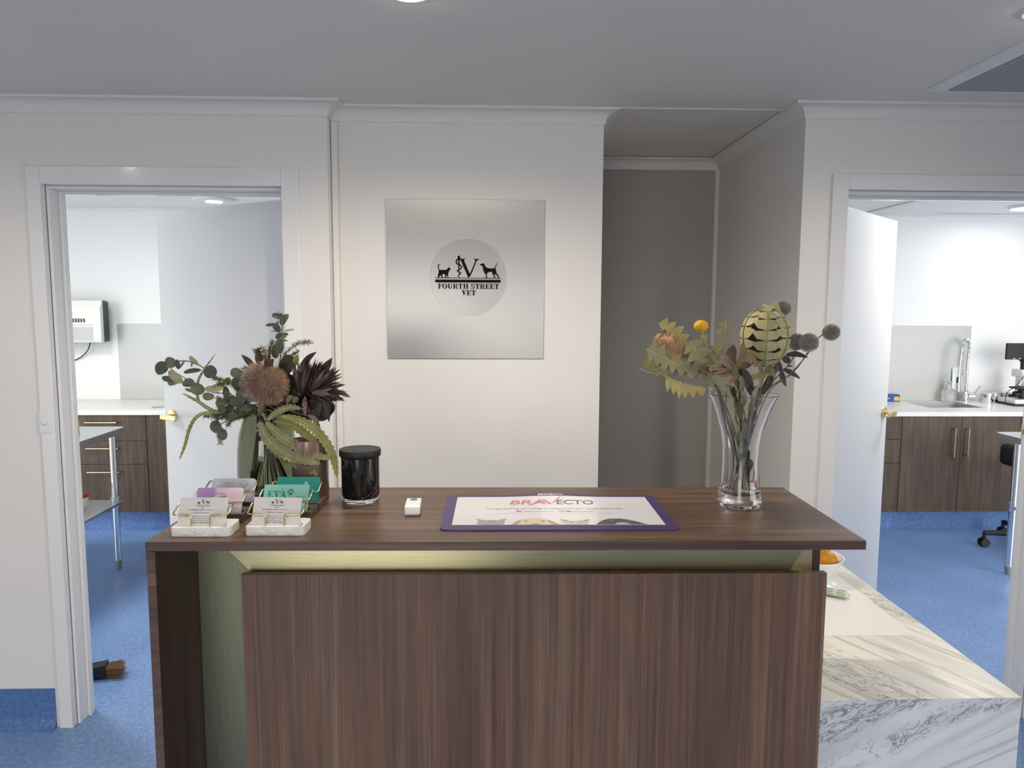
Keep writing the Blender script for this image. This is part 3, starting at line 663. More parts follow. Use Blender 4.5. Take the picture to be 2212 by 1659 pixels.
def purple_print(t, F):
    O, X, Y = F; g = G()
    g.flat([(47+15*math.cos(i*pi/18), 31+15*math.sin(i*pi/18)) for i in range(36)], (O, X, Y), M['card_white'])
    O2 = O + X.cross(Y).normalized()*.0002
    for pts, w in (([(38,30),(44,36),(47,41),(48,44)], .5), ([(47,41),(52,38)], .5), ([(57,38),(60,34),(61,31)], .5), ([(50,37),(54,39.5),(58,38.5)], 1.8), ([(33,31),(34.5,31.6)], 1.5)): g.line2(pts, w, (O2, X, Y), M['grey_ink'])
    g.line2([(47+15*math.cos(i*pi/18), 31+15*math.sin(i*pi/18)) for i in range(37)], .7, (O2, X, Y), M['grey_ink'])
    put_text(g, 'www', (O2, X, Y), 68, 74, 10, 2.0, M['ink']); g.build('printing', None, t, smooth=0)
def grey_print(t, F):
    g = G(); put_text(g, 'Zoe McLean', F, 23, 41, 46, 2.7, None, .008, .15); put_text(g, 'Professional Certified', F, 18, 45, 41.6, 2.0, None, 0, .15)
    put_text(g, 'Canine Trainer and Behaviourist', F, 11, 51, 37.8, 2.0, None, 0, .15)
    for cx, cy, r in ((68, 44, 7), (63, 38, 6), (74, 37, 7.5)): g.line2([(cx+r*math.cos(i*pi/12), cy+r*math.sin(i*pi/12)) for i in range(25)], .5, F)
    g.line2([(63,33),(69,36),(75,32),(80,36)], .6, F)
    g.build('printing', M['grey_ink'], t, smooth=0)
def paw(g, x, y, k, F, mat):
    for dx, dy, rx, ry in ((0, -2.2, 3.4, 2.6), (-4.2, 1.6, 1.4, 2.1), (-1.6, 4.6, 1.4, 2.3), (1.9, 4.7, 1.4, 2.3), (4.4, 1.8, 1.4, 2.1)):
        g.flat([(x+k*(dx+rx*math.cos(i*pi/8)), y+k*(dy+ry*math.sin(i*pi/8))) for i in range(16)], F, mat)
def eva_print(t, F):
    g = G(); O, X, Y = F
    put_serif(g, 'EVA', F, 8, 46, 29.5, 14.5); g.line2([(33,38),(36,46),(39,50)], [1.2, 1.0, .4], F); paw(g, 54, 40, 1.15, F, None)
    g.build('emblem', M['eva_ink'], t, smooth=0)
    g = G(); put_text(g, 'Emergency Vet Adelaide', F, 6, 62, 22.4, 3.2, None, .006, .12); put_text(g, 'Ava Dickenson', F, 65, 84, 30.5, 2.0)
    g.build('printing', M['ink'], t, smooth=0)
def teal_print(t, F):
    g = G(); paw(g, 62, 41, .8, F, None); g.line2([(45,36),(48,39.5),(52,38.5)], .7, F); g.build('emblem', M['teal_light'], t, smooth=0)
HB = [('marble', .031, .030), ('wood', .027, .119), ('wood', .020, .209), ('marble', .168, .035), ('wood', .156, .135), ('wood', .158, .202)]
holder(*HB[0][1:], 'marble', 'white marble card holder with gold wire at the left front counter corner')
holder(*HB[1][1:], 'wood', 'dark wood card holder holding the purple watercolour cards', .010)
holder(*HB[2][1:], 'wood', 'dark wood card holder at the back of the left row holding pale grey cards', .008)
holder(*HB[3][1:], 'marble', 'white marble card holder with gold wire in front of the mint cards')
holder(*HB[4][1:], 'wood', 'dark wood card holder holding the mint green cards', .013)
holder(*HB[5][1:], 'wood', 'dark wood card holder at the back of the right row holding plain teal cards', .013)
card_pack(.040, .0415, CZ+.0176, .090, .053, .0035, M['card_white'], 'white vet cards in the marble holder nearest the left counter corner', pr=vet_print)
card_pack(.177, .0465, CZ+.0176, .090, .053, .0035, M['card_white'], 'white vet cards in the marble holder in front of mint cards', pr=vet_print, tilt=math.radians(-1.2))
card_pack(.036, .130, CZ+.0106, .092, .057, .004, M['card_purple'], 'purple and pink watercolour cards with round corners in the left row', .005, purple_print)
card_pack(.032, .220, CZ+.0086, .092, .057, .004, M['card_grey'], 'pale grey cards with round corners at the back of the left row', .006, grey_print)
card_pack(.166, .146, CZ+.0136, .090, .0565, .006, M['card_eva'], 'mint green cards with teal EVA lettering in the right row', .0012, eva_print)
card_pack(.172, .213, CZ+.0136, .090, .0565, .005, M['card_teal'], 'plain dark teal cards at the back of the right row', .0006, teal_print)

# black candle jar with a lid
a, bb = .338, .293; O = cp(a, bb, CZ)
M['black_glass'] = None
mt, nt, b = nmat('black_veined_glass'); mp = coords(nt)
nz = noise(nt, mp, 20, 4, .6, 1.6); v = ramp(nt, nz, [(.488, 0.0), (.5, 1.0), (.512, 0.0)]); gate = noise(nt, mp, 22, 2); gm = ramp(nt, gate, [(.55, 0.0), (.62, 1.0)])
mu = mixc(nt, 1.0, v, gm, 'MULTIPLY'); mf = nt.nodes.new('ShaderNodeMath'); mf.operation = 'MULTIPLY'; mf.inputs[1].default_value = 1.0; nt.links.new(mu.outputs[2], mf.inputs[0])
mx = mixc(nt, mf, (.006, .006, .007), (.42, .25, .16)); nt.links.new(mx.outputs[2], b.inputs['Base Color']); b.inputs['Roughness'].default_value = .07
M['black_glass'] = mt
t = thing('candle_jar', 'black lidded candle jar with copper veins beside the card holders', 'candle', O, CA)
g = G(); g.lathe([(0, .0105), (.0400, .0105), (.0412, .014), (.0416, .030), (.0418, .099), (.0405, .1005), (0, .1005)], O, 56); g.build('jar', M['black_glass'], t)
g = G(); g.lathe([(0, .003), (.034, .0022), (.0375, 0), (.0390, 0), (.0410, .002), (.0412, .0096), (.040, .0103), (0, .0103)], O, 56); o = g.build('base', M['glass'], t); o['label'] = 'thick clear glass base'
g = G(); g.lathe([(0, .1007), (.0445, .1007), (.0455, .102), (.0455, .1145), (.0448, .1155), (0, .1155)], O, 56); g.build('lid', wood('black_stained_wood', '#0b0b0c', '#121213', '#1a1a1b', 0, .5), t)
# rose brown candle tumbler behind the cards
O = cp(.226, .302, CZ); hgt = .136
mt, nt, b = nmat('rose_lustre_glass'); mp = coords(nt); sx = nt.nodes.new('ShaderNodeSeparateXYZ'); link(nt, mp, 0, sx, 0)
b.inputs['Base Color'].default_value = lin('#927b70'); b.inputs['Roughness'].default_value = .16; b.inputs['Metallic'].default_value = .55
M['rose'] = mt
t = thing('candle_tumbler', 'rose brown glass candle tumbler standing behind the teal cards', 'candle', O, CA)
g = G(); g.lathe([(0, 0), (.037, 0), (.0395, .003), (.0395, hgt-.001), (.0385, hgt), (.0375, hgt-.001), (.0375, hgt-.020), (0, hgt-.020)], O, 48); g.build('tumbler', M['rose'], t)
g = G(); g.disc(O + Vector((0, 0, hgt-.0198)), .0372, .0372, .004, 40); o = g.build('wax', plain('cream_wax', '#e6dfd2', .5), t)
g = G(); g.tube([O + Vector((0, 0, hgt-.017)), O + Vector((.001, 0, hgt-.008))], .0008, 6); g.build('wick', M['ink'], t)

# small white wireless device with an oval button
O = cp(.465, .200, CZ); B = Vector((-_s, _c, 0)); X = Vector((_c, _s, 0))
t = thing('wireless_doorbell', 'small white device with a grey oval button left of the counter mat', 'doorbell', O, CA+.06)
rt = Matrix.Rotation(.06, 3, 'Z'); X2 = rt @ X; B2 = rt @ B
g = G(); g.prism([(-.037, .0035), (.040, .0035), (.0415, .007), (.041, .016), (.038, .0185), (-.030, .0215), (-.0365, .0205), (-.039, .016)], (O - X2*.0155, B2, Vector((0, 0, 1))), .031); g.build('case', M['white_plastic'], t, bevel=.003, seg=3)
g = G(); g.prism([(-.036, 0), (.038, 0), (.038, .0034), (-.036, .0034)], (O - X2*.014, B2, Vector((0, 0, 1))), .028); o = g.build('base', M['grey_plastic'], t, bevel=.001)
g = G(); bt = O + B2*.023 + Vector((0, 0, .0188)); g.v = []
g.lathe([(0, .0006), (.0075, .0012), (.0085, 0), (.0085, -.002), (0, -.002)], (0, 0, 0), 32)
g.v = [bt + X2*v.x + B2*v.y*1.15 + Vector((0, 0, v.z - v.y*.02)) for v in g.v]; g.build('button', plain('oval_button', '#6f726c', .4), t)

# printed counter mat
mt_ = thing('counter_mat', 'purple edged printed counter mat lying on the walnut top', 'mat', cp(.763, .193, CZ), CA)
A0, A1, B0, B1 = .530, .996, .062, .324
def bulge(a, b_): return .004*math.exp(-((a-.765)/.07)**2)*math.exp(-((B1-b_)/.06)**2)
def mat_sheet(name, outline, z0, z1, mat):
    g = G(); fr = (Vector((0, 0, 0)), Vector((1, 0, 0)), Vector((0, 1, 0))); g.prism(outline, fr, z1-z0)
    bmx = bmesh.new(); vs = [bmx.verts.new(v) for v in g.v]
    for f in g.f: bmx.faces.new([vs[i] for i in f])
    for k in range(1, 14):
        for co, no in (((A0+(A1-A0)*k/14, 0, 0), (1, 0, 0)), ((0, B0+(B1-B0)*k/14, 0), (0, 1, 0))):
            bmesh.ops.bisect_plane(bmx, geom=bmx.verts[:]+bmx.edges[:]+bmx.faces[:], plane_co=co, plane_no=no)
    bmx.verts.index_update(); g2 = G(); g2.add([cp(v.co.x, v.co.y, z0+v.co.z+bulge(v.co.x, v.co.y)) for v in bmx.verts], [[v.index for v in f.verts] for f in bmx.faces]); bmx.free()
    return g2.build(name, mat, mt_)
mat_sheet('backing', rounded(A1-A0, B1-B0, .016, 6, A0, B0), CZ, CZ+.0028, plain('purple_mat', '#43345f', .38))
SH = CZ+.0034
mat_sheet('printed_sheet', [(.5525, .092), (.9735, .092), (.9735, .3035), (.5525, .3035)], CZ+.0029, SH, plain('printed_sheet', '#dcdbdc', .16, coat=.6))
def mfr(dz=.0002): return cp(0, 0, SH+dz), X, B
def mput(name, mat, fn, dz=.0002):
    g = G(); fn(g, mfr(dz)); inv = Matrix.Rotation(-CA, 4, 'Z')
    for v in g.v:
        q = inv @ (v - Vector((CX, CY_, 0))); v.z += bulge(q.x, q.y)
    return g.build(name, mat, mt_, smooth=0)
M['mat_red'] = plain('faded_red_ink', '#c2747f', .3, coat=.5); M['mat_grey'] = plain('faded_slate_ink', '#6a6777', .3, coat=.5)
def _red(g, f):
    put_text(g, 'BR', f, .668, .718, .241, .034, None, .022, .18); put_text(g, 'A', f, .716, .748, .241, .034, None, .022, .1)
    g.line2([(.704, .228), (.722, .244), (.734, .262)], [.002, .004, .006], f); g.line2([(.742, .274), (.757, .243), (.768, .262), (.783, .300)], [.008, .0075, .005, .002], f)
mput('wordmark', M['mat_red'], _red)
mput('wordmark', M['mat_grey'], lambda g, f: (put_text(g, 'ECTO', f, .770, .852, .241, .033, None, .022, .1), put_text(g, 'TM', f, .853, .858, .268, .004)))
def _small(g, f):
    put_text(g, 'Long-lasting parasite protection for dogs and cats', f, .619, .907, .203, .010); put_text(g, 'bravecto.com.au', f, .697, .757, .182, .007); put_text(g, 'BravectoAU', f, .800, .846, .182, .007)
    g.line2([(.638, .1695), (.890, .1695)], .0006, f)
    g.line2([(.777+.0055*math.cos(i*pi/10), .1865+.0055*math.sin(i*pi/10)) for i in range(21)], .0016, f)
    g.line2([(.777, .1895), (.777, .184)], .002, f)
mput('small_print', M['mat_grey'], _small)
for x in (.687, .791): mput('round_icon', M['mat_red'], lambda g, f: g.flat([(x+.006*math.cos(i*pi/10), .1865+.006*math.sin(i*pi/10)) for i in range(20)], f))
mput('header', plain('white_ink', '#f2f0f2', .4), lambda g, f: put_text(g, 'BRAVECTO', f, .733, .790, .3115, .010, None, .02, .15), -.0004)
Y0_ = .0925
def _tabby(g, f):
    g.flat([(.600, Y0_+.001), (.612, Y0_), (.655, Y0_), (.659, .137), (.648, .126), (.642, .120), (.630, .124), (.618, .120), (.600, .135), (.604, .112)], f)
mput('tabby_print', plain('tabby_print', '#9a9794', .3, coat=.5), _tabby)
mput('golden_print', plain('golden_print', '#d2bda2', .3, coat=.5), lambda g, f: g.flat([(.668, Y0_), (.766, Y0_), (.760, .104), (.748, .120), (.738, .128), (.728, .137), (.716, .140), (.703, .137), (.692, .127), (.680, .116)], f))
mput('pale_cat_print', plain('pale_cat_print', '#c0b9ae', .3, coat=.5), lambda g, f: g.flat([(.776, Y0_), (.820, Y0_), (.823, .104), (.829, .133), (.812, .122), (.798, .117), (.786, .120), (.767, .133), (.771, .106)], f))
mput('black_dog_print', plain('black_dog_print', '#57575a', .3, coat=.5), lambda g, f: g.flat([(.836, Y0_), (.938, Y0_), (.925, .108), (.906, .126), (.890, .133), (.866, .132), (.850, .118)], f))
def el(x, y, rx, ry): return [(x+rx*math.cos(i*pi/8), y+ry*math.sin(i*pi/8)) for i in range(16)]
brown, pale, soot = plain('soft_brown_print', '#a08a74', .3, coat=.5), plain('pale_muzzle_print', '#b3b2b4', .3, coat=.5), plain('grey_stripe_print', '#716e6c', .3, coat=.5)
marks = [('eye_print', el(x, .116, .005, .004), brown) for x in (.699, .733)] + [('eye_print', el(x, .108, .005, .0025), brown) for x in (.789, .808)] + [('eye_print', el(x, .106, .005, .0025), pale) for x in (.620, .641)]
marks += [('nose_print', [(.707, Y0_), (.727, Y0_), (.722, .100), (.712, .100)], brown), ('muzzle_print', [(.873, Y0_), (.906, Y0_), (.899, .104), (.890, .108), (.880, .104)], pale), ('brow_print', [(.866, .118), (.873, .122), (.873, .117)], pale), ('brow_print', [(.904, .120), (.911, .117), (.904, .115)], pale)]
marks += [('ear_print', [(.668, .0935), (.682, .117), (.690, .126), (.686, .104), (.680, .0935)], brown), ('ear_print', [(.764, .0935), (.748, .120), (.741, .126), (.746, .104), (.754, .0935)], brown), ('ear_print', [(.771, .128), (.784, .118), (.777, .112)], brown), ('ear_print', [(.826, .128), (.812, .120), (.819, .112)], brown)]
marks += [('stripe_print', [(.622+k*.005, .112), (.624+k*.005, .112), (.625+k*.0045, .122), (.624+k*.0045, .122)], soot) for k in range(4)]
for nm, poly, mk in marks: mput(nm, mk, lambda g, f: g.flat(poly, f), .0004)

# ================================================================ THINGS ON THE SIDE DESK
g = G(); g.prism([(.72, 1.831), (1.115, 1.831), (1.117, 2.40), (.72, 2.40)], (Vector((0, 0, DZ+.0002)), Vector((1, 0, 0)), Vector((0, 1, 0))), .0012)
one(g, 'desk_sheet', plain('desk_sheet_paper', (.79, .775, .73), .7), 'plain off white sheet lying flat on the marbled desk', 'paper', (.92, 2.1, DZ))
bo = Vector((1.010, 2.205, DZ+.0015))
t = thing('fruit_bowl', 'white footed bowl of oranges at the far end of the marbled desk', 'bowl', bo)
g = G(); g.lathe([(0, 0), (.064, 0), (.066, .002), (.066, .005), (.050, .009), (.043, .016), (.045, .024), (.060, .048), (.078, .072), (.0855, .0835), (.0855, .0865), (.0825, .0862), (.074, .073), (.055, .050), (.03, .034), (0, .030)], bo, 56); g.build('bowl', M['porcelain'], t)
M['orange'] = plain('orange_peel', '#b87c0e', .42, vary=.08, vscale=60, bmp=.35, bscale=420)
for i, (dx, dy, dz, r, lb) in enumerate([(.030, -.020, .076, .031, 'large orange at the front of the white bowl'), (.042, .032, .074, .028, 'orange tucked behind the front one at the right of the white bowl')]):
    c = bo + Vector((dx, dy, dz)); g = G(); g.ball(c, (r, r, r*.95), 32, 20)
    t = thing('orange', lb, 'orange', c, 0, 'oranges in the white bowl'); g.build('peel', M['orange'], t)
    g = G(); g.disc(c + Vector((-.004, .006, r*.95-.0015)), .0035, .002, .0025, 10); g.build('stem_button', plain('orange_stem', '#6d6a35', .7), t)
# strip of green printed stickers, one end curling up
mt, nt, b = nmat('green_print'); b.inputs['Base Color'].default_value = lin('#c9d6be'); b.inputs['Roughness'].default_value = .6
O = Vector((.935, 2.128, DZ+.0016)); dx = Vector((.83, -.56, 0)).normalized(); dy = Vector((.48, .88, 0)).normalized()
t = thing('sticker_strip', 'pale green strip printed with rows of small words on the desk sheet', 'sticker sheet', O)
g = G(); n = 10
crv = lambda u: .004 + .010*(1-u)**2*0 + .006*math.sin(u*1.5)
vs = []
for i in range(n+1):
    u = i/n
    for w_ in (0, 1):
        for h_ in (0, .0004): vs.append(O + dx*(u*.13) + dy*(w_*.062) + Vector((0, 0, crv(u) + h_ - w_*.0)))
fs = []
for i in range(n):
    q = i*4; r_ = q+4
    fs += [(q+1, q+3, r_+3, r_+1)[::-1], (q, r_, r_+2, q+2)[::-1], (q, q+1, r_+1, r_), (q+2, r_+2, r_+3, q+3)]
fs += [(0, 2, 3, 1), (n*4, n*4+1, n*4+3, n*4+2)]
g.add(vs, fs); g.build('strip', mt, t)
g = G()
for r_ in range(3):
    for k in range(4): put_text(g, 'PERMA', (O + Vector((0, 0, .0008)), dx, dy), .004+k*.0315, .031+k*.0315, .006+r_*.0195, .0115, None, .02)
for v in g.v: v.z += crv(max(0, min(1, (v-O).dot(dx)/.13)))
g.build('printing', plain('green_ink', '#5d7a5c', .6), t, smooth=0)

# ================================================================ DRIED FLOWERS
rnd = random.Random(11)
DOWN = Vector((0, 0, -1)); FRONT = Vector((_s, -_c, 0)); RIGHT = Vector((_c, _s, 0)); UPV = Vector((0, 0, 1))
def petal_col(name, base, rough=.6, vary=.18, vscale=55, spec=.3):
    m_ = plain(name, base, rough, vary=vary, vscale=vscale, spec=spec); return m_
M['euc'] = petal_col('eucalyptus_leaf', '#6a6f54'); M['euc_dk'] = petal_col('eucalyptus_leaf_dark', '#50564a'); M['euc_lt'] = petal_col('eucalyptus_leaf_pale', '#a09a72')
M['stem'] = petal_col('dry_stem', '#6c6152'); M['stem_dk'] = petal_col('dark_stem', '#3d362c'); M['twig'] = petal_col('olive_twig', '#6a6443')
M['saw'] = petal_col('saw_leaf', '#7f7d5a', .55); M['saw_y'] = petal_col('saw_leaf_yellow', '#89824f', .55); M['rib'] = petal_col('leaf_rib', '#aeb07f', .6)
M['plum'] = petal_col('plum_petal', '#544442', .5); M['plum_dk'] = petal_col('dark_plum_leaf', '#3a3030', .5); M['plum_lt'] = petal_col('dusty_plum_petal', '#7b6461', .55)
M['bk1'] = petal_col('banksia_taupe', '#a3918b', .7); M['bk2'] = petal_col('banksia_tan', '#b5926e', .7); M['bk3'] = petal_col('banksia_umber', '#7b6455', .7)
M['cone'] = petal_col('seed_cone', '#54392a', .8); M['needle'] = petal_col('needle_leaf', '#77734e', .7); M['bud'] = petal_col('white_bud', '#cfc8bb', .7)
M['lobe'] = petal_col('lobed_leaf', '#8d8461', .6, .12); M['lobe_y'] = petal_col('lobed_leaf_yellow', '#aa9b62', .6, .12); M['lobe_c'] = petal_col('cone_leaf', '#a0986e', .6, .1)
M['hair'] = petal_col('straw_style', '#b99a6f', .6); M['billy'] = plain('yellow_pompom', '#d6a316', .7, vary=.2, vscale=250, bmp=.8, bscale=700)
M['bronze'] = petal_col('bronze_petal', '#7f6a4a', .5); M['bronze_dk'] = petal_col('bronze_petal_dark', '#5a443a', .5); M['leafg'] = petal_col('olive_leaf', '#6b6b4a', .55); M['leafdk'] = petal_col('blackish_leaf', '#3a332d', .5)
M['th1'] = petal_col('thistle_grey', '#b9b3a6', .7); M['th2'] = petal_col('thistle_slate', '#8b867f', .7)
def leaf(g, pts, w, nrm, mat, shape='oval', fold=.15, n=9, curl=0.0):
    P = spline(pts, max(2, n//max(1, len(pts)-1))) if len(pts) > 2 else spline(pts, n)
    N = Vector(nrm).normalized(); vs = []; fs = []; L = len(P)-1
    for i, p in enumerate(P):
        t = i/L; T = (P[min(i+1, L)] - P[max(i-1, 0)]).normalized(); S = T.cross(N)
        S = S.normalized() if S.length > 1e-6 else T.orthogonal().normalized(); Nn = S.cross(T)
        if shape == 'oval': k = math.sqrt(max(0, 1-(2*t-1)**2))*(1.05-.1*t)
        elif shape == 'lance': k = math.sin(pi*min(1, t**.8))**.8 if 0 < t < 1 else 0
        else: k = max(.0, math.sin(pi*(.12+.88*t)**1.6))**.7 if t < 1 else 0            # spoon
        k = max(k, .04)*w; e = Nn*(fold*k) - Nn*(curl*w*t*t)
        vs += [p - S*k + e, p + e*0 - Nn*(curl*w*t*t), p + S*k + e]
    for i in range(L):
        a = i*3; fs += [(a, a+1, a+4, a+3), (a+1, a+2, a+5, a+4)]
    g.add(vs, fs, mat)
def saw(g, pts, w, nrm, mat, teeth, rib=None, fold=.25, shape=lambda t: math.sin(pi*min(1, .06+.94*t))**.45):
    P = spline(pts, max(2, (teeth*2)//(len(pts)-1))); N = Vector(nrm).normalized(); L = len(P)-1; vs = []; fs = []
    for i, p in enumerate(P):
        t = i/L; T = (P[min(i+1, L)] - P[max(i-1, 0)]).normalized(); S = T.cross(N).normalized(); Nn = S.cross(T)
        k = w*shape(t)*(1.12 if i % 2 else .78); f = T*(.18*w if i % 2 else -.05*w); e = Nn*(fold*k)
        vs += [p - S*k + e + f, p - S*k*.5 + e*.45, p, p + S*k*.5 + e*.45, p + S*k + e + f]
    for i in range(L):
        for j in range(4): a = i*5+j; fs.append((a, a+1, a+6, a+5))
    g.add(vs, fs, mat)
    if rib: g.tube([p + N*.0006 for p in P], [max(.0004, .0011*(1-.7*i/L)) for i in range(L+1)], 5, rib)
def lobed(g, pts, nt_, w, nrm, mat, rib, wl=None, wr=None, fwd=.35, bend=.0):
    P = spline(pts, 8); N = Vector(nrm).normalized(); L = len(P)-1
    def pos(t):
        x = max(0, min(1, t))*L; i = min(int(x), L-1); return P[i].lerp(P[i+1], x-i)
    for k in range(nt_):
        t0, t1 = .03+.94*k/nt_ - .02, .03+.94*(k+1)/nt_ + .02; tm = (t0+t1)/2; T = (pos(t1)-pos(t0)).normalized(); S = T.cross(N).normalized(); env = math.sin(pi*(.18+.74*tm))**.6
        for sgn, ww in ((-1, wl), (1, wr)):
            W2 = (w if ww is None else ww)*1.2*env*rnd.uniform(.88, 1.12)
            if W2 <= 0: continue
            a, b_ = pos(t0), pos(t1); ap = pos(tm) + S*sgn*W2 + T*(fwd*W2) + N*(bend*W2*rnd.uniform(.4, 1.4))
            m1, m2 = a.lerp(ap, .5) - T*W2*.14 + N*W2*.06, b_.lerp(ap, .5) + T*W2*.06 + N*W2*.06
            mc = pos(tm).lerp(ap, .55) + N*W2*.03
            g.add([a, pos(tm), b_, m1, mc, m2, ap], [(0, 1, 4, 3), (1, 2, 5, 4), (3, 4, 6), (4, 5, 6)], mat)
    g.tube([p + N*.0005 for p in P], [max(.0005, .0012*(1-.6*i/L)) for i in range(L+1)], 6, rib)
def spikes(g, c, R, n, l0, l1, w, mats, rng, bias=None, jit=.25):
    c = Vector(c); R = Vector(R) if hasattr(R, '__len__') else Vector((R, R, R))
    for i in range(n):
        z = 1-2*(i+.5)/n; ph = i*2.399963; q = math.sqrt(max(0, 1-z*z)); d = Vector((q*math.cos(ph), q*math.sin(ph), z))
        d2 = (d + Vector((rng.uniform(-jit, jit), rng.uniform(-jit, jit), rng.uniform(-jit, jit)))).normalized()
        if bias: d2 = (d2 + bias).normalized()
        p0 = c + Vector((d.x*R.x, d.y*R.y, d.z*R.z))*l0; ln = (l1-l0)*rng.uniform(.75, 1.15)*R.length/1.732; p1 = p0 + d2*ln
        x = d2.orthogonal().normalized()*w; y = d2.cross(x)
        g.add([p0 + x, p0 - x*.5 + y*.87, p0 - x*.5 - y*.87, p1 + x*.5, p1 - x*.25 + y*.4, p1 - x*.25 - y*.4], [(0, 1, 4, 3), (1, 2, 5, 4), (2, 0, 3, 5), (3, 4, 5)], mats[rng.choices(range(len(mats)), weights=[3, 2, 1][:len(mats)])[0]])

# ---------------- green vase with its bouquet
VL = cp(.119, .343, CZ)
t = thing('glass_vase', 'olive green glass vase holding the dark bouquet at the left', 'vase', VL)
g = G(); g.lathe([(0, .004), (.048, .003), (.055, 0), (.059, 0), (.0645, .006), (.0660, .05), (.0645, .11), (.060, .148), (.0525, .172), (.0465, .183), (.0450, .187), (.0428, .187), (.0440, .182), (.0500, .170), (.0575, .147), (.0622, .11), (.0637, .05), (.0615, .013), (0, .011)], VL, 72)
g.build('body', M['glass_green'], t, smooth=60)
def c7(x, y, b=.34): return at(330+x/4.2545, 660+y/4.2545, b)
S7 = .000245
def inL(i, r=.022, z=.184):                                    # where a stem passes the neck, and where it stands
    a = i*2.4; return [VL + Vector((-.047*math.cos(a), -.047*math.sin(a), .020)), VL + Vector((r*math.cos(a), r*math.sin(a), z))]
def stem_thing(name, label, cat_, i, group='dried stems in the green vase'):
    return thing(name, label, cat_, inL(i)[0], 0, group)
def disc_leaf(g, x, y, rx, ry, ang, mat, b, fn=c7, S=S7, tilt=.5):
    c = fn(x, y, b); d = RIGHT*math.cos(math.radians(ang)) + UPV*math.sin(math.radians(ang)); s_ = RIGHT*-math.sin(math.radians(ang)) + UPV*math.cos(math.radians(ang))
    nn = (FRONT + UPV*.3 + s_*rnd.uniform(-tilt, tilt)*.6 + d*rnd.uniform(-.3, .3)).normalized(); dep = FRONT*rnd.uniform(-.3, .3)*rx*S
    leaf(g, [c - d*rx*S - dep, c + nn*.1*rx*S, c + d*rx*S + dep], ry*S, nn, mat, 'oval', rnd.uniform(.05, .3), 10)
# eucalyptus arching left
t = stem_thing('eucalyptus_branch', 'round leaved eucalyptus branch arching to the far left of the green vase', 'dried branch', 0)
g = G(); main = inL(0) + [c7(860, 900, .33), c7(700, 800, .32), c7(560, 640, .315), c7(440, 555, .31), c7(330, 512, .31), c7(240, 510, .31)]
g.tube(spline(main, 6), [.0022]*13+[.0013]*60 if 0 else .0014, 7); g.tube(spline([c7(700, 800, .32), c7(560, 800, .315), c7(400, 720, .31), c7(250, 640, .31), c7(140, 560, .31)], 6), .0011, 6); g.build('stem', M['stem'], t)
g = G()
for x, y, rx, ry, an, mk in [(85,577,66,62,20,'euc_dk'),(165,525,58,50,-10,'euc'),(230,540,46,22,95,'euc_dk'),(272,545,42,13,50,'euc'),(212,655,78,42,-50,'euc_lt'),(150,675,66,28,-10,'euc_dk'),(195,700,62,38,15,'euc'),(330,715,58,45,-10,'euc_dk'),(412,765,62,55,-30,'euc'),(365,605,92,24,8,'euc_dk'),(535,608,56,60,-40,'euc_dk'),(378,505,58,22,-40,'euc_lt'),(560,765,92,30,4,'euc_lt'),(512,835,58,36,0,'euc'),(680,810,72,32,95,'euc_dk'),(630,895,52,46,40,'euc'),(690,700,40,38,30,'euc'),(362,540,22,10,80,'euc'),(340,780,45,14,-20,'euc'),(775,620,60,46,-20,'euc'),(785,725,72,50,-50,'euc_dk'),(830,780,36,18,-60,'euc_lt'),(640,960,40,30,10,'euc_dk'),(700,950,50,40,30,'euc_dk'),(760,890,52,40,-30,'euc_dk'),(690,870,44,36,60,'euc'),(810,870,56,40,20,'euc_dk'),(850,940,60,40,-20,'euc_dk'),(740,1010,50,32,5,'euc_dk'),(800,820,44,34,70,'euc'),(640,730,44,22,20,'euc_lt'),(910,960,64,44,0,'euc_dk'),(870,880,48,44,45,'euc_dk')]:
    disc_leaf(g, x, y, rx, ry, an, M[mk], .318 + rnd.uniform(-.012, .012))
g.build('leaves', None, t, smooth=60)
# eucalyptus hanging at lower left
t = stem_thing('eucalyptus_branch', 'short eucalyptus sprig drooping beside the left shoulder of the green vase', 'dried branch', 1)
g = G(); g.tube(spline(inL(1) + [c7(800, 1010, .31), c7(680, 1060, .30), c7(600, 1120, .30), c7(640, 1200, .30)], 6), .0012, 6); g.build('stem', M['stem'], t)
g = G()
for x, y, rx, ry, an, mk in [(585,1115,62,50,-60,'euc_dk'),(645,1185,52,40,-75,'euc_dk'),(560,1080,30,22,20,'euc_dk'),(610,1180,28,16,40,'euc')]: disc_leaf(g, x, y, rx, ry, an, M[mk], .30)
g.build('leaves', None, t, smooth=60)
# eucalyptus standing up at the top
t = stem_thing('eucalyptus_branch', 'upright eucalyptus sprig that tops the dark bouquet', 'dried branch', 2)
g = G(); g.tube(spline(inL(2) + [c7(1120, 800, .36), c7(1170, 500, .36), c7(1185, 300, .36), c7(1190, 150, .36), c7(1170, 70, .36)], 6), .0013, 6); g.build('stem', M['stem'], t)
g = G()
for x, y, rx, ry, an, mk in [(1148,100,52,28,-15,'euc_dk'),(1212,130,62,36,55,'euc'),(1095,178,56,16,5,'euc_dk'),(1140,205,50,30,-55,'euc_dk'),(1255,228,46,12,12,'euc_lt'),(1180,285,52,34,10,'euc_dk'),(1165,375,70,45,85,'euc'),(1228,262,22,11,-20,'euc_dk'),(1108,237,28,7,0,'euc_lt'),(1155,60,10,5,0,'euc_dk'),(1182,85,16,12,60,'euc_dk'),(1150,160,26,14,70,'euc_lt'),(1205,320,40,8,-5,'euc_dk'),(1130,420,70,40,80,'euc'),(1235,550,80,70,60,'euc_dk'),(1210,650,60,60,0,'euc_dk'),(985,450,70,22,105,'euc_dk'),(1300,640,60,16,55,'euc_lt'),(1250,500,56,48,20,'euc_dk')]:
    disc_leaf(g, x, y, rx, ry, an, M[mk], .362 + rnd.uniform(-.008, .01))
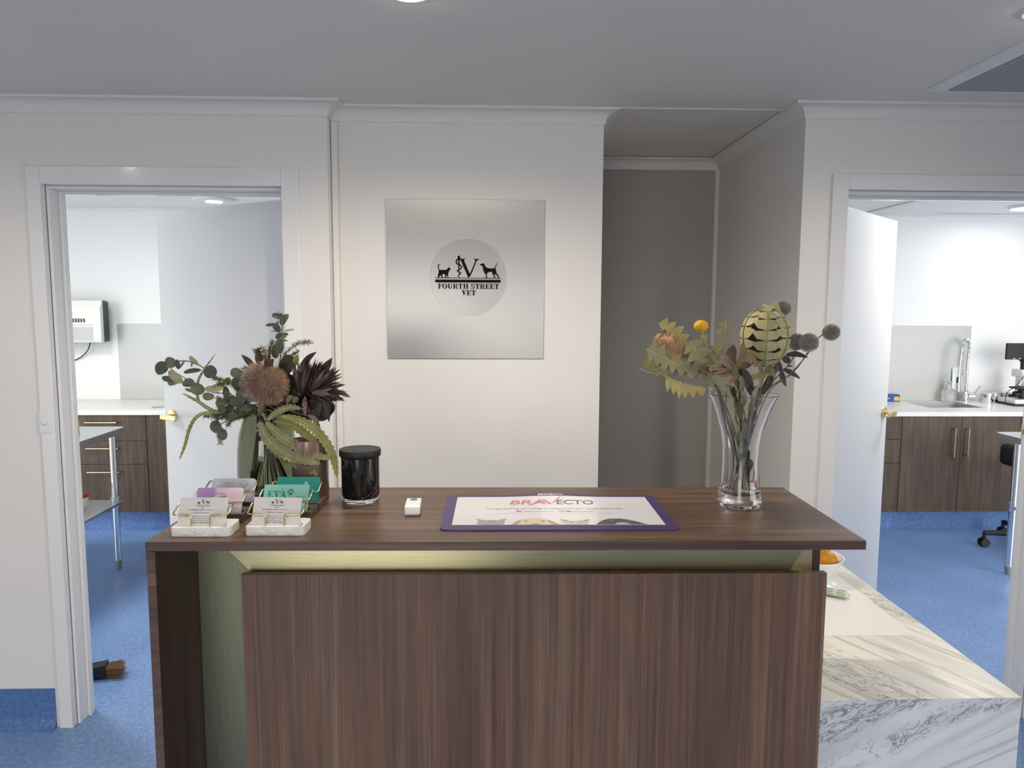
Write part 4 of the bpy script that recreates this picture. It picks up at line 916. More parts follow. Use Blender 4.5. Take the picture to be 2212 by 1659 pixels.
g.build('leaves', None, t, smooth=60)
# dusty banksia flower in the middle
t = stem_thing('banksia_flower', 'dusty tan banksia with a fuzzy round head at the middle of the dark bouquet', 'dried flower', 3)
hc = c7(1030, 725, .315)
g = G(); g.tube([inL(3)[0], c7(975, 1180, .335), c7(985, 1050, .315), c7(1000, 900, .312), hc], [.0045, .0055, .007, .0085, .010], 10); g.build('stem', petal_col('banksia_stalk', '#6f6259', .8), t)
g = G(); g.ball(hc, (.036, .030, .034), 24, 14, M['bk3'])
spikes(g, hc + RIGHT*-.012 + UPV*.002, (.0345, .032, .041), 2600, .82, 1.27, .00038, [M['bk1'], M['bk3'], M['bk2']], rnd, None, .6)
spikes(g, hc + RIGHT*.016 + UPV*-.002, (.031, .030, .038), 2200, .82, 1.26, .00038, [M['bk2'], M['bk3'], M['bk1']], rnd, None, .6)
g.build('flower_head', None, t, smooth=0)
# seed cone spike behind it
t = stem_thing('seed_spike', 'dark brown seed spike rising behind the fuzzy banksia head', 'dried flower', 4)
g = G(); g.tube([inL(4)[0], inL(4)[1], c7(1060, 900, .345), c7(1060, 640, .345), c7(1075, 380, .35)], [.003, .003, .004, .0045, .002], 8); g.build('stem', M['cone'], t)
g = G(); c0 = c7(1050, 640, .312); ax = (c7(1085, 400, .325)-c0)
for k in range(14):
    for j in range(9):
        a_ = 2*pi*(j + .5*(k % 2))/9; p = c0 + ax*(k/22) + (RIGHT*math.cos(a_) + FRONT*math.sin(a_))*.0085; g.ball(p, .0019, 6, 4)
g.tube([c0, c0 + ax*.62], .0085, 10); g.build('flower_head', M['cone'], t)
# protea with two plum heads
t = stem_thing('protea_flower', 'plum dark protea with spreading pointed petals at the right of the bouquet', 'dried flower', 5)
pc = c7(1420, 800, .335)
g = G(); g.tube(spline(inL(5) + [c7(1250, 960, .335), c7(1380, 850, .335), pc], 6), .0035, 8); g.build('stem', M['stem_dk'], t)
def burst(name, c, ax, n, length, w, spread, seed, cup=.35):
    rg = random.Random(seed); g = G(); ax = ax.normalized(); x = ax.orthogonal().normalized(); y = ax.cross(x)
    for i in range(n):
        q = i/n; an = i*2.399963; sp = spread*math.sqrt(q)*rg.uniform(.8, 1.15); rad = x*math.cos(an) + y*math.sin(an)
        ln = length*rg.uniform(.78, 1.08)*(1-.12*q); d1 = (ax*math.cos(sp*.6) + rad*math.sin(sp*.6)); d2 = (ax*math.cos(sp) + rad*math.sin(sp))
        p0 = c + rad*.006*q; p1 = p0 + d1*ln*.5 + rad*.004; p2 = p1 + (d2*(1-cup) + d1*cup + Vector((rg.uniform(-.12, .12), rg.uniform(-.12, .12), rg.uniform(-.12, .12)))).normalized()*ln*.5
        leaf(g, [p0, p1, p2], w*rg.uniform(.75, 1.2), -rad + ax*.2, M[rg.choice(['plum', 'plum', 'plum_dk', 'plum_lt'])], 'lance', .35, 8)
    return g.build(name, None, t, smooth=60)
burst('flower_head', c7(1365, 800, .325), UPV + RIGHT*.10 + FRONT*.15, 34, 300*S7, .0052, .42, 3)
burst('flower_head', c7(1450, 790, .335), RIGHT*.75 + UPV*.75 + FRONT*.12, 44, 330*S7, .0060, .55, 4)
burst('flower_head', c7(1400, 800, .345), UPV*.9 + RIGHT*.42 + FRONT*-.1, 40, 320*S7, .0062, .5, 9)
burst('flower_head', c7(1420, 850, .335), FRONT + DOWN*.35, 34, 170*S7, .0065, .95, 12)
burst('flower_head', c7(1470, 800, .325), RIGHT*.98 + UPV*.02 + FRONT*.3, 40, 305*S7, .0060, .46, 5)
g = G()
for pts, w, mk, dz in [(((1480,800),(1500,900),(1540,985)),.012,'plum_dk',-.015),(((1520,820),(1600,920),(1620,1070)),.009,'plum_dk',-.01),(((1400,830),(1395,930),(1400,1015)),.0055,'plum_lt',-.03),(((1450,860),(1430,980),(1455,1090)),.008,'plum_dk',-.01),(((1560,840),(1640,930),(1640,1000)),.010,'plum_dk',0),(((1500,830),(1570,850),(1610,860)),.006,'leafg',-.02),(((1340,850),(1310,870),(1290,900)),.007,'leafg',-.03),(((1650,800),(1720,850),(1755,880)),.003,'leafdk',-.01),(((1700,780),(1760,815),(1818,842)),.005,'plum_lt',0),(((1420,900),(1380,1000),(1420,1070)),.010,'plum_dk',0),(((1290,830),(1250,860),(1235,910)),.006,'leafg',-.03),(((1480,980),(1560,1010),(1650,990)),.014,'plum_dk',.02),(((1180,900),(1280,900),(1400,860)),.020,'leafdk',.02),(((1150,980),(1280,980),(1440,950)),.018,'leafdk',.02),(((1020,960),(1120,950),(1240,900)),.020,'leafdk',.02),(((1180,700),(1270,720),(1330,800)),.020,'plum_dk',.02),(((1200,760),(1260,800),(1360,840)),.018,'leafdk',.02),(((1320,900),(1430,815),(1540,730)),.022,'leafdk',.025),(((1290,770),(1400,830),(1540,880)),.022,'leafdk',.03),(((1500,860),(1490,960),(1520,1040)),.014,'plum_dk',-.005),(((1560,850),(1580,960),(1600,1040)),.010,'plum_dk',.0),(((1440,850),(1460,950),(1480,1040)),.012,'leafdk',.01)]:
    leaf(g, [c7(x, y, .335+dz) for x, y in pts], w, FRONT + UPV*.2 + RIGHT*rnd.uniform(-.3, .3), M[mk], 'lance', .3, 10)
for pts, w, mk in [(((1340,640),(1420,500),(1505,425)),.0075,'plum_dk'),(((1520,620),(1590,560),(1650,480)),.008,'plum_dk'),(((1300,560),(1320,500),(1335,450)),.007,'saw_y')]:
    leaf(g, [c7(x, y, .34) for x, y in pts], w, FRONT + UPV*.3, M[mk], 'lance', .35, 10)
g.build('leaves', None, t, smooth=60)
# plum leaf spike on the left of the banksia
t = stem_thing('plum_leaf_branch', 'narrow plum leaf sticking up left of the banksia head', 'dried branch', 6)
g = G(); g.tube(spline(inL(6) + [c7(960, 780, .36), c7(925, 560, .355)], 6), .0014, 6); g.build('stem', M['stem_dk'], t)
g = G()
for pts, w in ((((940,580),(880,510),(815,452)),.0068),(((985,560),(965,480),(962,408)),.006),(((830,700),(780,650),(740,660)),.004)): leaf(g, [c7(x, y, .35) for x, y in pts], w, FRONT + UPV*.2, M['plum'], 'lance', .4, 10)
g.build('leaves', None, t, smooth=60)
# tea tree sprigs: needle leaves and little white buds
def sprig(label, i, paths, buds, seed, b):
    t = stem_thing('tea_tree_sprig', label, 'dried branch', i); rg = random.Random(seed)
    g = G(); gl = G(); first = True
    for pts in paths:
        P = spline((inL(i) if first else []) + [c7(x, y, b) for x, y in pts], 8); g.tube(P, .0008, 5)
        start = 16 if first else 0; first = False
        for k in range(start*2, (len(P)-1)*2):
            p = P[k//2].lerp(P[k//2+1], (k % 2)*.5)
            for q in range(6):
                d = Vector((rg.uniform(-1, 1), rg.uniform(-1, .8), rg.uniform(-.7, 1))).normalized(); leaf(gl, [p, p + d*rg.uniform(.006, .013)], .0007, FRONT + d.orthogonal(), M['needle'], 'lance', .2, 3)
    g.build('stem', M['twig'], t); gl.build('leaves', None, t, smooth=0)
    for x, y in buds:
        g = G()
        for q in range(3):
            p = c7(x + rg.uniform(-14, 14), y + rg.uniform(-10, 10), b-.004); g.ball(p, rg.uniform(.0012, .0022), 8, 6, M['bud']); g.ball(p + FRONT*.0012, .0010, 6, 4, M['cone'])
        g.build('bud', None, t)
sprig('tea tree sprig with white buds reaching right below the top eucalyptus', 7, [[(1150,700),(1200,480),(1290,380),(1380,335),(1470,340)],[(1180,560),(1260,470),(1340,420)],[(1160,600),(1240,520),(1300,470)],[(1150,660),(1180,560),(1230,440)]], [(1380,325),(1410,322),(1430,345),(1465,340),(1350,335),(1320,345),(1330,410),(1270,400),(1400,350)], 21, .355)
sprig('tea tree sprig with white buds at upper left behind the banksia', 8, [[(1080,680),(1050,520),(1030,420),(990,380)],[(1060,540),(1085,400),(1105,320)],[(1045,500),(980,440),(940,405)],[(1000,640),(900,590),(840,570)]], [(1000,378),(1040,370),(1100,318),(1115,318),(1010,395),(1030,430)], 22, .352)
sprig('bushy tea tree sprig spreading left under the eucalyptus', 9, [[(860,1000),(700,1000),(560,1010),(480,1015)],[(850,960),(740,900),(640,870),(600,850)],[(830,1000),(720,1060),(690,1110)],[(840,940),(760,860),(700,830)],[(800,1000),(700,960),(600,960)],[(840,970),(820,900),(800,850)],[(700,1010),(620,1040),(560,1030)],[(880,1000),(780,960),(690,950),(600,930)],[(870,1010),(790,1030),(720,1040),(650,1030)],[(860,980),(780,900),(740,860)],[(900,1010),(860,930),(850,870)],[(880,1005),(760,1010),(640,1000),(540,1000)],[(900,1000),(960,960),(930,920)]], [(530,1005),(620,970),(640,860),(820,910),(560,1020),(880,945),(480,1015)], 23, .322)
sprig('thin tea tree sprig poking out among the left eucalyptus leaves', 10, [[(800,800),(720,720),(620,680),(560,660)],[(700,700),(640,720),(580,740)],[(620,1130),(620,1200),(625,1270)]], [(600,800),(625,1240),(610,1225),(640,1225),(630,1270)], 24, .31)
# saw edged banksia leaves
def sawl(label, i, pts, w, b0, b1, teeth, mk, start=True):
    t = stem_thing('saw_edged_leaf', label, 'dried leaf', i, 'saw edged leaves in the green vase')
    P = [c7(x, y, b0 + (b1-b0)*k/(len(pts)-1)) for k, (x, y) in enumerate(pts)]
    g = G(); saw(g, P, w, FRONT*.9 + UPV*.45, M[mk], teeth); g.build('blade', None, t, smooth=50)
    N = (FRONT*.9 + UPV*.45).normalized(); P2 = spline(P, 8)
    g = G(); g.tube([p + N*.0007 for p in P2], [max(.0004, .0010*(1-.7*k/len(P2))) for k in range(len(P2))], 5); g.tube(spline(inL(i) + [P[0]], 6), .0012, 6); g.build('midrib', M['rib'], t)
sawl('saw edged leaf hanging down at the far left under the eucalyptus', 11, [(660,990),(500,985),(400,1030),(340,1130),(295,1290),(245,1415)], .0046, .32, .30, 16, 'saw_y')
sawl('dull saw edged leaf reaching left above the drooping one', 12, [(740,1000),(600,985),(500,940),(420,885),(270,805)], .0044, .325, .31, 15, 'saw')
sawl('thin twisting saw edged leaf rising through the left eucalyptus leaves', 13, [(560,960),(440,900),(408,800),(420,690),(480,580),(575,445)], .0034, .325, .305, 18, 'saw')
sawl('broad saw edged leaf sweeping lowest across the green vase', 14, [(980,1075),(1050,1220),(1180,1340),(1340,1410),(1540,1450)], .0135, .285, .255, 17, 'saw')
sawl('saw edged leaf along the middle of the right hand fan', 15, [(1045,1075),(1150,1180),(1320,1290),(1480,1370),(1640,1410)], .0115, .283, .262, 17, 'saw')
sawl('upper saw edged leaf arching furthest right towards the black candle', 16, [(1180,1020),(1330,1050),(1480,1130),(1600,1270),(1665,1420),(1695,1580)], .0105, .29, .262, 19, 'saw_y')
sawl('short saw edged leaf curving up to the right over the vase mouth', 17, [(1060,1050),(1140,985),(1250,940),(1365,945)], .0085, .285, .29, 11, 'saw')
sawl('faint saw edged leaf under the lowest broad one', 18, [(1040,1180),(1120,1330),(1260,1430),(1400,1480),(1520,1560)], .0105, .292, .262, 15, 'saw')
sawl('stubby saw edged leaf tip below the protea', 19, [(1430,1010),(1490,1050),(1540,1150)], .0058, .32, .315, 7, 'saw')
sawl('saw edged leaf tucked between the two upper right ones', 20, [(1120,1065),(1280,1100),(1430,1200),(1560,1310)], .0100, .302, .282, 14, 'saw_y')

# ---------------- flared clear vase with the pale bouquet
VR = cp(1.171, .251, CZ)
t = thing('glass_vase', 'clear flared glass vase with a heavy base at the right of the counter', 'vase', VR)
g = G(); g.lathe([(0, .007), (.020, .0065), (.036, .004), (.0425, 0), (.0452, 0), (.0475, .003), (.0478, .008), (.0442, .030), (.0408, .050), (.0392, .075), (.0386, .102), (.0395, .130), (.0440, .163), (.0550, .200), (.0660, .228), (.0710, .238), (.0733, .2425), (.0736, .2434), (.0735, .2441), (.0731, .2445), (.0726, .2445), (.0722, .2440), (.0718, .2425), (.0694, .238), (.0642, .228), (.0528, .200), (.0418, .163), (.0372, .130), (.0362, .102), (.0366, .075), (.0376, .050), (.0385, .036), (.0360, .028), (.025, .0245), (0, .024)], VR, 80)
g.build('body', M['glass'], t, smooth=60)
def c4(x, y, b=.25): return at(1340+x/3.073, 600+y/3.073, b)
def c9(x, y, b=.24): return at(1380+x/7.54, 640+y/7.54, b)
def c8(x, y, b=.25): return at(1580+x/6.38, 640+y/6.38, b)
S4 = .000323
def inR(i, away):                                              # crossing stems: from the base on one side out over the rim on the other
    a = i*2.4; s0 = -1 if away > 0 else 1
    return [VR + Vector((s0*(.014+.004*math.cos(a)), .018*math.sin(a), .030)), VR + Vector((away*.006, .014*math.sin(a), .105)), VR + Vector((away*.046, .022*math.sin(a), .240))]
def stem2(name, label, cat_, i, away, group='dried stems in the clear vase'): return thing(name, label, cat_, inR(i, away)[0], 0, group)
# billy button
t = stem2('billy_button', 'bright yellow ball flower on a thin stem above the pale leaves', 'dried flower', 0, -.7); hc = c9(1015, 485, .25)
g = G(); g.tube(spline(inR(0, -.7) + [c9(1120, 840, .25), hc], 6), .0012, 6); g.build('stem', M['rib'], t)
g = G(); g.ball(hc, (.0152, .0152, .0125), 40, 26); spikes(g, hc, (.0150, .0150, .0123), 700, .95, 1.06, .00045, [M['billy']], rnd); g.build('flower_head', M['billy'], t)
# banksia with straw coloured styles and triangular lobed leaves
t = stem2('banksia_flower', 'pale banksia with straw coloured head and triangular lobed leaves at far left', 'dried flower', 1, -1); hc = c4(315, 490, .245)
g = G(); g.tube(spline(inR(1, -1) + [c4(560, 640, .25), c4(420, 590, .25), hc - UPV*.02], 6), [.003]*20 + [.004]*20 if 0 else .003, 8); g.build('stem', M['stem'], t)
g = G(); g.ball(hc, (.028, .027, .034), 24, 16, M['bk2'])
for i in range(620):
    a_ = rnd.uniform(0, 2*pi); z0 = rnd.uniform(-.7, .55); q = math.sqrt(1-z0*z0); d = RIGHT*q*math.cos(a_) + FRONT*q*math.sin(a_)
    p = [hc + Vector((d.x*.027, d.y*.027, z0*.034)), hc + Vector((d.x*.033, d.y*.033, (z0+.28)*.036)), hc + Vector((d.x*.024, d.y*.024, min(1.05, z0+.62)*.037))]
    g.tube(spline(p, 3), .00042, 4, M['hair' if rnd.random() < .72 else 'bk2'], False)
g.build('flower_head', None, t, smooth=60)
g = G(); NF = FRONT*.95 + UPV*.2
for pts, nt_, wl, wr, mk, b0, b1 in [
    ([(130,865),(300,945),(500,1045),(700,1150),(980,1270)], 6, .024, .022, 'lobe', .205, .235),
    ([(320,440),(480,520),(630,640),(720,800),(760,930)], 6, .019, .012, 'lobe_y', .245, .25),
    ([(440,1310),(620,1400),(800,1455),(1110,1500)], 6, .004, .026, 'lobe_y', .24, .25),
    ([(60,1050),(200,1130),(330,1230),(480,1250)], 4, .014, .010, 'lobe_y', .25, .25),
    ([(700,800),(760,900),(840,1000),(960,1100)], 4, .020, .018, 'lobe', .25, .25),
    ([(250,1200),(400,1140),(560,1080),(720,1000)], 5, .016, .016, 'lobe', .222, .235),
    ([(560,1190),(700,1180),(860,1200),(1000,1290)], 4, .016, .014, 'lobe', .245, .25)]:
    P = [c9(x, y, b0 + (b1-b0)*k/(len(pts)-1)) for k, (x, y) in enumerate(pts)]
    lobed(g, P, nt_, .02, NF, M[mk], M['rib'], wl, wr, .25, .12)
g.tube(spline([c9(0, 1165, .24), c9(180, 1245, .24), c9(500, 1262, .245), c9(700, 1180, .25)], 6), .0007, 5, M['rib'])
for x, y, x2, y2 in ((480,640,325,505),(450,650,345,610),(520,640,600,690),(500,620,430,560)): leaf(g, [c9(x, y, .25), c9((x+x2)/2, (y+y2)/2-12, .245), c9(x2, y2, .24)], .0016, FRONT, M['plum_lt'], 'lance', .3, 6)
g.build('leaves', None, t, smooth=40)
# loose lobed leaves
def lobe_leaf(label, i, pts, nt_, wl, wr, mk, b0, b1, away):
    t = stem2('lobed_leaf', label, 'dried leaf', i, away, 'lobed leaves in the clear vase'); g = G()
    P = [c9(x, y, b0 + (b1-b0)*k/(len(pts)-1)) for k, (x, y) in enumerate(pts)]
    lobed(g, P, nt_, .02, NF, M[mk], M['rib'], wl, wr, .2, .2); g.build('blade', None, t, smooth=40)
    g = G(); g.tube(spline(inR(i, away) + [P[-1]], 6), .0011, 6); g.build('stalk', M['rib'], t)
lobe_leaf('upright lobed leaf standing alone left of the big cone', 2, [(1410,372),(1408,520),(1370,740),(1290,910),(1230,1060)], 5, .015, .017, 'lobe', .235, .24, -.5)
lobe_leaf('lobed leaf with a long bare midrib crossing under the yellow ball', 3, [(840,740),(905,850),(980,1030),(1010,1110)], 3, .026, .024, 'lobe', .225, .23, -.8)
lobe_leaf('short lobed leaf pointing up beside the yellow ball stem', 4, [(1110,620),(1040,720),(960,800),(880,900)], 3, .008, .010, 'lobe_y', .25, .25, -.6)
lobe_leaf('lobed leaf in shade behind the bronze flower', 5, [(1180,800),(1190,900),(1180,1000),(1150,1120)], 4, .015, .016, 'lobe', .262, .262, -.4)
lobe_leaf('tangled lobed leaf close above the clear vase rim', 6, [(960,1010),(1060,1120),(1130,1260),(1200,1500)], 5, .013, .015, 'lobe', .25, .25, -.7)
# big cone wrapped in lobed leaves
t = stem2('banksia_cone', 'large pale cone wrapped in interlocking triangular lobed leaves', 'dried flower', 7, .35); hc = c4(962, 395, .25); ER = Vector((.050, .050, .061))
g = G(); g.tube(spline(inR(7, .35) + [c4(920, 700, .25), c4(935, 580, .25), hc - UPV*.035], 6), .0052, 10); g.build('stem', petal_col('furry_stem', '#8b8173', .8), t)
def E(az, th, r=1.0):
    k = 1.0 + .05*math.cos(th); return hc + (RIGHT*math.sin(az)*math.sin(th)*ER.x*k + FRONT*math.cos(az)*math.sin(th)*ER.y*k)*r + UPV*math.cos(th)*ER.z*r
g = G(); g.ball(hc - UPV*.006, (.036, .036, .046), 24, 16); g.build('flower_head', M['cone'], t)
g = G()
for s_, az in enumerate([math.radians(q) for q in (-16, 40, 98, 158, 218, 280)]):
    ths = [math.radians(160 - 150*k/7 + rnd.uniform(-2, 2) - 4*(s_ % 2)) for k in range(8)]; off = (s_ % 2)*.5
    for k in range(7):
        th0, th1 = ths[k], ths[k+1]; tm = (th0+th1)/2; wd = math.radians(40)
        for sg in (-1, 1):
            ap = E(az + sg*wd*rnd.uniform(.85, 1.1), tm - .10 + rnd.uniform(-.05, .05), rnd.uniform(1.0, 1.09)); b0_, bm_, b1_ = E(az, th0, 1.03), E(az, tm, 1.035), E(az, th1, 1.03)
            m0, mc, m1 = E(az + sg*wd*.55, (th0+tm)/2 + .03, 1.045), E(az + sg*wd*.55, tm - .05, 1.04), E(az + sg*wd*.55, (th1+tm)/2 - .07, 1.045)
            g.add([b0_, bm_, b1_, m0, mc, m1, ap], [(0, 1, 4, 3), (1, 2, 5, 4), (3, 4, 6), (4, 5, 6)], M['lobe_c'])
    g.tube([E(az, math.radians(168-156*k/14), 1.05) for k in range(15)], [.0016-.0008*k/14 for k in range(15)], 6, M['saw_y'])
for az, th in ((math.radians(-10), 14), (math.radians(60), 16)):
    leaf(g, [E(az, math.radians(th+16), 1.02), E(az, math.radians(th), 1.09), E(az, math.radians(th-10), 1.13)], .012, FRONT + UPV*.2, M['lobe_c'], 'spoon', .2, 8)
g.build('leaves', None, t, smooth=50)
# bronze leucadendron in front
t = stem2('leucadendron_flower', 'bronze star shaped leucadendron low at the front of the pale bouquet', 'dried flower', 8, -.15); hc = c4(765, 600, .215)
base = [VR + Vector((.020, -.010, .030)), VR + Vector((.006, -.014, .110)), VR + Vector((-.010, -.022, .19)), c4(785, 700, .215), hc]
stP = spline(base, 8); g = G(); g.tube(stP, .0021, 8); g.build('stem', M['stem_dk'], t)
g = G()
for pts, w, mk, sh in [([(0,0),(-40,-80),(-30,-155)],.011,'bronze_dk','spoon'),([(0,0),(30,-80),(28,-165)],.0085,'bronze','spoon'),([(0,0),(70,-70),(125,-10)],.010,'bronze','spoon'),([(0,-5),(-130,20),(-265,-15)],.0080,'bronze_dk','lance'),([(0,5),(-90,-5),(-168,0),(-165,35)],.0075,'bronze','lance'),([(0,10),(-80,35),(-160,30)],.0085,'plum_lt','lance'),([(0,10),(-20,60),(-60,105)],.0075,'bronze','lance'),([(0,0),(-60,-30),(-80,-85)],.009,'bronze','spoon'),([(0,0),(60,40),(110,110)],.008,'leafdk','lance'),([(0,0),(60,-20),(110,-40)],.007,'bronze_dk','lance')]:
    leaf(g, [hc + RIGHT*x*S4 - UPV*y*S4 + FRONT*.018*k/len(pts)*(1 if k else 0) for k, (x, y) in enumerate(pts)], w, FRONT + UPV*.25, M[mk], sh, .4, 10)
g.build('flower_head', None, t, smooth=60)
def stem_leaves(P, n, i0, i1, ln, w, mk, seed):
    rg = random.Random(seed); g = G()
    for k in range(n):
        p = P[int(i0 + (i1-i0)*k/n)]; T = (P[min(len(P)-1, int(i0+(i1-i0)*k/n)+1)] - p).normalized(); a_ = k*2.4 + rg.uniform(-.4, .4)
        o = (RIGHT*math.cos(a_) + FRONT*math.sin(a_)); q1 = p + T*ln*.5 + o*ln*.22; q2 = p + T*ln*rg.uniform(.85, 1.1) + o*ln*rg.uniform(.15, .32)
        leaf(g, [p, q1, q2], w*rg.uniform(.8, 1.15), o + FRONT*.4, M[mk if rg.random() < .75 else 'leafdk'], 'spoon', .25, 8)
    return g
stem_leaves(stP, 24, 1, len(stP)-6, .044, .0070, 'leafg', 5).build('leaves', None, t, smooth=60)
# second leafy stem with dark leaves fanning to the right
t = stem2('leafy_branch', 'dark leafy stem fanning out right under the thistles', 'dried branch', 9, .5)
base = [VR + Vector((.014, .012, .030)), VR + Vector((.004, .006, .11)), VR + Vector((.016, .0, .19)), c8(470, 1180, .255), c8(620, 930, .26)]
P = spline(base, 8); g = G(); g.tube(P, .0020, 8); g.build('stem', M['stem_dk'], t)
g = stem_leaves(P, 20, 1, 26, .044, .0068, 'leafg', 6)
for pts, w, mk in [([(700,1000),(830,1060),(952,1138)],.006,'leafdk'),([(680,1010),(700,1130),(755,1250)],.0068,'leafdk'),([(740,810),(900,800),(1060,845)],.0062,'leafdk'),([(690,850),(760,880),(800,930)],.008,'leafdk'),([(600,870),(650,970),(690,1060)],.0075,'leafdk'),([(520,940),(560,1040),(605,1135)],.006,'leafg'),([(210,1130),(380,1105),(555,1070)],.0072,'saw_y'),([(735,520),(755,450),(772,390)],.004,'leafdk'),([(540,950),(480,1040),(470,1060)],.0065,'leafg'),([(760,970),(800,960),(845,962)],.002,'leafdk'),([(130,1050),(220,1200),(290,1400)],.010,'leafdk'),([(150,1000),(170,1080),(210,1140)],.009,'leafdk'),([(40,1380),(20,1300),(-40,1220)],.008,'leafg'),([(330,1380),(300,1300),(340,1230)],.007,'leafg'),([(540,1200),(470,1270),(420,1360)],.007,'leafdk')]:
    leaf(g, [c8(x, y, .243) for x, y in pts], w, FRONT + UPV*.3 + RIGHT*rnd.uniform(-.3, .3), M[mk], 'lance', .3, 9)
g.build('leaves', None, t, smooth=60)
# globe thistles
for i, (x, y, rx, b, nm, ax) in enumerate([(710,165,112,.262,'grey globe thistle highest, behind the big cone',.6), (1375,497,118,.245,'grey globe thistle furthest right, in front of the door casing',1.15), (1065,640,134,.235,'larger front thistle of the overlapping pair at right',1.0), (900,630,122,.262,'darker rear thistle of the overlapping pair at right',.9)]):
    t = stem2('globe_thistle', nm, 'dried flower', 10+i, ax, 'globe thistles in the clear vase'); hc = c8(x, y, b); r = rx*.0001565
    mid = {0: [(660,245)], 1: [(1180,590),(860,1040)], 2: [(1060,780),(800,1080)], 3: [(905,640),(820,900)]}[i]
    g = G(); g.tube(spline(inR(10+i, ax) + [c8(*q, b) for q in mid[::-1]] + [hc], 6), .0012, 6); g.build('stem', M['stem'], t)
    g = G(); g.ball(hc, r*.72, 20, 12, M['th2']); spikes(g, hc, r, 1500, .66, 1.0, .00042, [M['th1'], M['th2']], rnd, None, .07); g.build('flower_head', None, t, smooth=0)
# bare sticks inside the clear vase
t = stem2('bare_twig', 'bare brown twig leaning left inside the clear vase', 'dried branch', 15, -.9)
g = G()
for k in range(3): g.tube(spline([VR + Vector((-.018+.006*k, -.01+.01*k, .028)), VR + Vector((.004+.004*k, .0, .09)), VR + Vector((-.028, .012*k-.01, .19)), VR + Vector((-.062+.016*k, .02*k-.02, .262))] if k != 1 else [VR + Vector((-.020, .012, .028)), VR + Vector((-.014, .004, .10)), VR + Vector((-.036, .0, .18)), VR + Vector((-.056, -.005, .25))], 6), .0016, 6)
g.build('twig', M['stem'], t)

# ================================================================ LEFT TREATMENT ROOM
def bar_handle(g, p0, p1, out, r=.006):
    p0, p1, out = Vector(p0), Vector(p1), Vector(out); d = (p1-p0).normalized()
    g.tube([p0 - d*.008 + out, p1 + d*.008 + out], r, 10)
    for p in (p0, p1): g.tube([p, p + out], r*.9, 8)
BY, BT, BB = 5.29, .892, .857                                   # cabinet faces, bench top and underside
t = thing('bench_top', 'pale bench top along the back wall of the left room', 'bench top', (-3.0, 5.6, BB))
g = G(); g.box(-4.28, -.32, BY-.015, YW+.018, BB, BT); g.build('slab', M['bench'], t, bevel=.002)
def drawer_unit(label, x0, x1, y, yb, splits, z1, handles=True):
    t = thing('drawer_unit', label, 'cabinet', ((x0+x1)/2, y+.2, 0))
    g = G(); g.box(x0, x1, y+.02, yb, .147, z1-.001); g.build('body', M['oak'], t)
    for za, zb in splits:
        g = G(); g.box(x0+.0015, x1-.0015, y, y+.018, za+.0015, zb-.0015); d = g.build('drawer', M['oak'], t, bevel=.0006)
        if handles: g = G(); xm = (x0+x1)/2; bar_handle(g, (xm-.105, y, zb-.052), (xm+.105, y, zb-.052), (0, -.03, 0)); g.build('handle', M['brass_dull'], d)
    g = G(); g.box(x0, x1, y+.055, y+.07, 0, .1465); g.build('kickboard', M['vinyl_dark'], t)
    return t
def door_unit(label, xs, y, yb, z1, hs):
    t = thing('cupboard', label, 'cabinet', ((xs[0]+xs[-1])/2, y+.2, 0))
    g = G(); g.box(xs[0], xs[-1], y+.02, yb, .147, z1-.001); g.build('body', M['oak'], t)
    for k in range(len(xs)-1):
        g = G(); g.box(xs[k]+.0015, xs[k+1]-.0015, y, y+.018, .1485, z1-.003); d = g.build('door', M['oak'], t, bevel=.0006)
        if hs[k] is not None: g = G(); bar_handle(g, (hs[k], y, .57), (hs[k], y, .764), (0, -.03, 0)); g.build('handle', M['brass_dull'], d)
    g = G(); g.box(xs[0], xs[-1], y+.055, y+.07, 0, .1465); g.build('kickboard', M['vinyl_dark'], t)
drawer_unit('brown timber drawer unit with three brass bar handles behind the steel table', -3.05, -2.441, BY, YW+.018, [(.1485, .50), (.50, .671), (.671, BB)], BB)
door_unit('brown timber cupboard beside the door in the left room', [-2.44, -1.94, -1.44], BY, YW+.018, BB, [None, -1.49])
door_unit('brown timber cupboard at the far left of the left room', [-4.28, -3.66, -3.051], BY, YW+.018, BB, [-3.71, -3.61])
g = G(); g.box(-2.908, -1.4, YW+.014, YW+.0195, BT+.001, 1.486); one(g, 'splashback', M['steel_soft'], 'satin steel splashback sheet above the bench in the left room', 'splashback', (-2.1, YW+.02, BT))
# wall heater
t = thing('wall_heater', 'white fronted wall heater with dark sides in the left room', 'heater', (-3.2, YW+.02, 1.5))
g = G(); g.box(-3.56, -2.965, YW-.14, YW+.02, 1.345, 1.665); g.build('housing', M['charcoal'], t, bevel=.02, seg=4)
g = G(); g.prism([(-.175, 1.348), (-.14, 1.348), (-.14, 1.66), (-.155, 1.668), (-.165, 1.64), (-.185, 1.61), (-.185, 1.36)], (Vector((-3.53, YW, 0)), Vector((0, 1, 0)), Vector((0, 0, 1))), .60); g.build('cover', plain('heater_cover', '#e7e5dc', .4), t, bevel=.006, seg=3)
g = G()
for k in range(24): g.box(-3.53+k*.0205, -3.515+k*.0205, YW-.1862, YW-.1845, 1.500, 1.530)
g.build('vent', M['charcoal'], t)
g = G(); g.box(-3.52, -2.99, YW-.1862, YW-.1845, 1.477, 1.484, M['steel_soft']); g.box(-3.52, -2.99, YW-.1870, YW-.1845, 1.362, 1.466, M['steel_soft']); g.build('outlet', None, t)
g = G(); g.tube(spline([(-3.10, YW-.02, 1.345), (-3.12, YW-.03, 1.28), (-3.20, YW, 1.22), (-3.30, YW+.01, 1.18)], 8), .004, 8); g.build('cable', M['black'], t)
